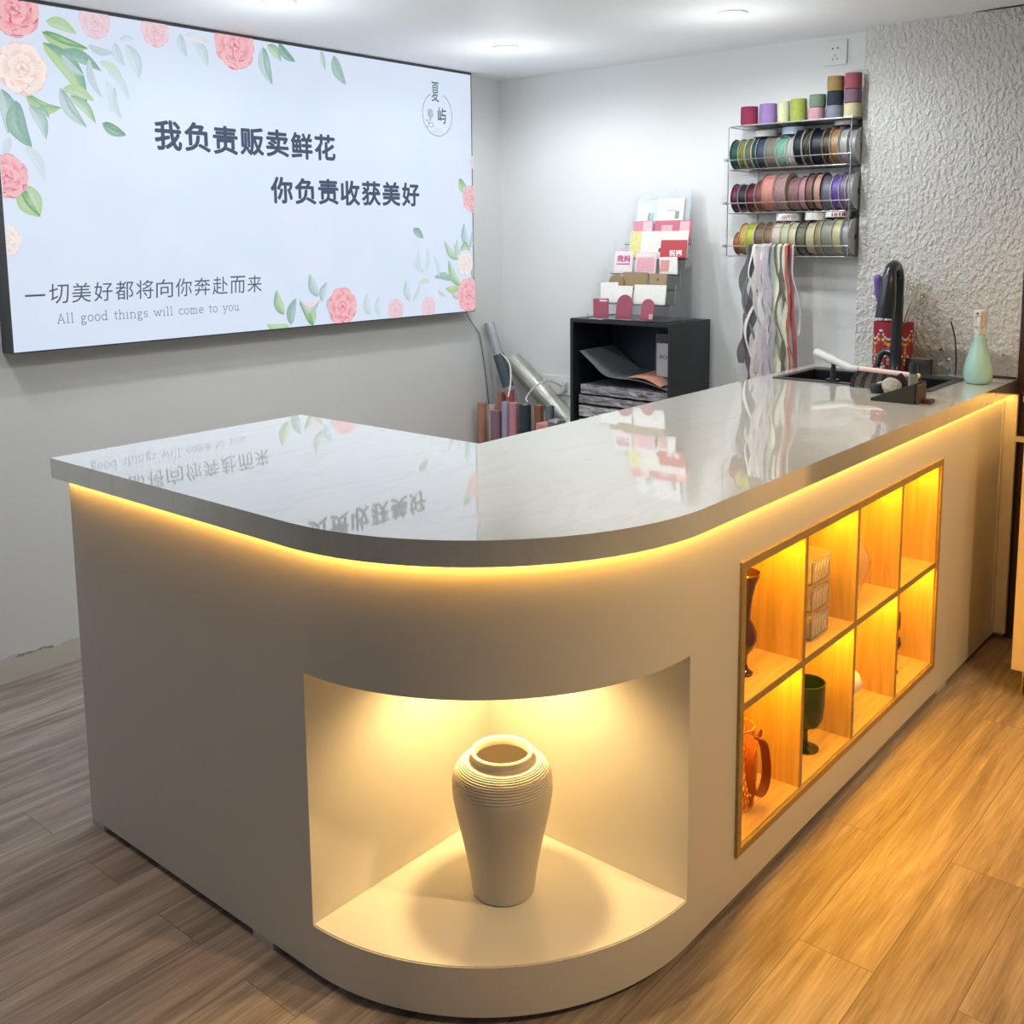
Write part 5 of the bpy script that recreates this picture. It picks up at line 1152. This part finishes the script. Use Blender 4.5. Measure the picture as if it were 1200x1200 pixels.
finish('handle', bm, mat('grey_white_plastic', (.62, .63, .60), .4), br, smooth=True)
bm = bmesh.new(); c_ = H0.lerp(H1, .45) - O_; tube(bm, [(c_.x, c_.y, c_.z - .010), (c_.x, c_.y, 0.010)], [0.007, 0.011], 10); bx(bm, c_.x - .014, c_.y - .02, 0.0046, c_.x + .014, c_.y + .02, 0.011); finish('clip', bm, TB, br)
dp = empty('dustpan', (1.90, 0.115, H + 0.0005)); tag(dp, 'small black wedge-shaped dustpan with brown back end near the worktop edge', 'dustpan')
bm = bmesh.new()
# wedge: low tip at +y (left in the photo), high back at -y
def wedge(bm, y0, y1, h0, h1, x0, x1, z=0.0):
    vs = [bm.verts.new(p) for p in ((x0, y0, z), (x1, y0, z), (x1, y0, h0), (x0, y0, h0), (x0, y1, z), (x1, y1, z), (x1, y1, h1), (x0, y1, h1))]
    for f in ((0, 1, 2, 3), (7, 6, 5, 4), (0, 4, 5, 1), (1, 5, 6, 2), (2, 6, 7, 3), (3, 7, 4, 0)): bm.faces.new([vs[i] for i in f])
for xa, xb in ((-0.030, -0.026), (0.058, 0.062)): wedge(bm, -0.048, 0.080, 0.060, 0.008, xa, xb)
wedge(bm, -0.048, 0.080, 0.003, 0.003, -0.026, 0.058)
wedge(bm, -0.048, 0.030, 0.040, 0.024, -0.026, 0.058, 0.0395 - 0.002) if False else None
bx(bm, -0.026, -0.048, 0.003, 0.058, -0.044, 0.060)
vs = [bm.verts.new(p) for p in ((-0.026, -0.044, 0.0585), (0.058, -0.044, 0.0585), (0.058, 0.035, 0.0255), (-0.026, 0.035, 0.0255), (-0.026, -0.044, 0.0565), (0.058, -0.044, 0.0565), (0.058, 0.035, 0.0235), (-0.026, 0.035, 0.0235))]
for f in ((0, 1, 2, 3), (7, 6, 5, 4), (0, 4, 5, 1), (1, 5, 6, 2), (2, 6, 7, 3), (3, 7, 4, 0)): bm.faces.new([vs[i] for i in f])
finish('pan', bm, mat('matte_black_plastic', (.022, .024, .020), .5), dp, bevel=.0008)
bm = bmesh.new(); bx(bm, -0.026, -0.058, 0.0, 0.040, -0.0485, 0.056); finish('back_end', bm, mat('rusty_brown_plastic', (.07, .035, .025), .5), dp, bevel=.002)
bm = bmesh.new(); bx(bm, -0.002, -0.086, 0.001, 0.034, -0.062, 0.012); finish('handle', bm, mat('rusty_brown_plastic', ()), dp, bevel=.003)
# round pad and gadgets beside the pan
bm = bmesh.new()
lathe(bm, [(0.001, -0.012), (0.020, -0.012), (0.028, -0.006), (0.030, 0.0), (0.028, 0.007), (0.018, 0.013), (0.001, 0.014)], 28)
o = finish('scouring_pad', bm, mat('grey_white_pad', (.42, .42, .38), .9, bump=(120, .8, .004), vary=(90, .35)), smooth=True); o.location = (2.005, 0.182, H + 0.0285); o.rotation_euler = (R(25), R(-35), 0)
tag(o, 'round grey-white scouring pad leaning behind the black dustpan', 'scouring pad')
t = empty('pump_bottle', (1.985, 0.112, H + 0.0005)); tag(t, 'slim clear bottle with black pump top standing behind the dustpan', 'bottle')
bm = bmesh.new(); lathe(bm, [(0.002, 0), (0.013, 0), (0.0135, 0.004), (0.0135, 0.068), (0.010, 0.074), (0.002, 0.075)], 20); finish('bottle_body', bm, mat('greenish_clear_plastic', (.55, .60, .55), .1, trans=.7, ior=1.2), t, smooth=True)
bm = bmesh.new(); lathe(bm, [(0.002, 0.0752), (0.0125, 0.0752), (0.0125, 0.105), (0.006, 0.108), (0.006, 0.118), (0.002, 0.118)], 16); bx(bm, -.006, -.034, .104, .006, .008, .116); finish('pump_head', bm, TB, t)
t = empty('black_spatula', (2.035, 0.140, H + 0.0005)); tag(t, 'black flat scraper standing tilted between brush and pump bottle', 'scraper')
bm = bmesh.new(); bx(bm, -.004, -.017, 0.0, .004, .017, 0.062, mtx=Matrix.Translation((0, 0, 0.008)) @ Matrix.Rotation(R(-38), 4, 'X')); finish('blade', bm, mat('dark_maroon_plastic', (.035, .015, .02), .35), t, bevel=.002)
bm = bmesh.new(); bx(bm, -.012, -.010, 0.0, .012, .018, 0.014); finish('foot', bm, TB, t, bevel=.003)
t = empty('round_brush', (2.03, 0.236, H + 0.0005)); tag(t, 'small dark round-headed brush lying left of the scouring pad', 'brush')
bm = bmesh.new(); lathe(bm, [(0.002, 0), (0.018, 0), (0.022, 0.012), (0.018, 0.026), (0.002, 0.030)], 20); finish('brush_head', bm, mat('dark_bristles', ()), t, smooth=True)
bm = bmesh.new(); tube(bm, smooth_path([(0.0, 0.0, 0.028), (0.0, -0.02, 0.034), (0.005, -0.04, 0.024)], 4), 0.003, 8); finish('handle', bm, mat('grey_white_plastic', ()), t, smooth=True)

sb = empty('spray_bottle', (2.420, 0.052, H + 0.0005)); sb.scale = (1.1, 1.1, 1.07); tag(sb, 'mint-green teardrop spray bottle with white trigger top at the worktop end', 'spray bottle')
bm = bmesh.new()
pr = [(0.002, 0), (0.030, 0), (0.036, 0.004), (0.0405, 0.020), (0.0415, 0.035), (0.039, 0.055), (0.034, 0.075), (0.027, 0.098), (0.0205, 0.120), (0.0165, 0.138), (0.0155, 0.150), (0.002, 0.151)]
lathe(bm, pr, 14); o = finish('bottle_body', bm, mat('mint_plastic', (.42, .70, .62), .22, vary=(5, .05)), sb, smooth=False)
for p in o.data.polygons: p.use_smooth = True
WP = mat('white_spray_plastic', (.78, .77, .73), .3)
bm = bmesh.new(); lathe(bm, [(0.002, 0.150), (0.0165, 0.150), (0.0165, 0.170), (0.013, 0.176), (0.002, 0.176)], 24); finish('collar', bm, WP, sb, smooth=True)
bm = bmesh.new(); pv = [(-.016, -.014, .175), (.014, -.014, .175), (.018, .014, .175)]
bx(bm, -.022, -.0155, .172, .016, .0155, .224); bx(bm, -.032, -.011, .205, -.020, .011, .224); finish('spray_head', bm, WP, sb, bevel=.004)
bm = bmesh.new(); tube(bm, smooth_path([(-.026, -0.004, .204), (-.034, -0.006, .188), (-.030, -0.008, .165), (-.026, -0.008, .155)], 3), [.005] * 10, 10); finish('trigger', bm, WP, sb, smooth=True)
bm = bmesh.new(); lathe(bm, [(0.0005, -.0340), (.003, -.0340), (.003, -.031), (0.0005, -.031)], 12, axis='x', c=(0, 0, .215)); finish('nozzle', bm, TB, sb)

# ------------------------------------------------------------------ trolley at the right and rail
tr = empty('wheeled_cabinet', (2.35, -0.38, 0)); tag(tr, 'pale wooden cabinet on castors at the right edge of the floor', 'cabinet')
PB = mat('pale_birch', (0.66, 0.56, 0.40), 0.45, vary=(8, .05))
def tb_(n_, a_, b_, m_=PB): return box(n_, (a_[0] - 2.35, a_[1] + .38, a_[2]), (b_[0] - 2.35, b_[1] + .38, b_[2]), m_, tr, bevel=.0015)
tb_('body', (2.118, -0.58, 0.086), (2.50, -0.172, 0.90)); tb_('door', (2.102, -0.58, 0.088), (2.1175, -0.174, 0.898)); tb_('top_board', (2.098, -0.59, 0.9005), (2.51, -0.166, 0.918))
for x_, y_ in ((2.15, -0.215), (2.46, -0.215), (2.15, -0.54), (2.46, -0.54)):
    bm = bmesh.new(); lathe(bm, [(0.002, -.011), (.026, -.011), (.028, -.008), (.028, .008), (.026, .011), (.002, .011)], 24, axis='y', c=(x_ - 2.35, y_ + .38, .028)); c_ = finish('castor', bm, mat('black_rubber', ()), tr, smooth=True)
    bm = bmesh.new(); bx(bm, x_ - 2.35 - .016, y_ + .38 - .016, .030, x_ - 2.35 + .016, y_ + .38 - .0125, .0855); bx(bm, x_ - 2.35 - .016, y_ + .38 + .0125, .030, x_ - 2.35 + .016, y_ + .38 + .016, .0855); bx(bm, x_ - 2.35 - .018, y_ + .38 - .016, .078, x_ - 2.35 + .018, y_ + .38 + .016, .0855); finish('castor_fork', bm, CHROME, c_)
o = box('short_rail', (2.528, -0.168, 0.700), (2.5505, -0.0405, 0.716), WHITE, bevel=.001); o.data.transform(Matrix.Identity(4))
tag(o, 'short cream rail bridging the gap between counter end and wheeled cabinet', 'rail')
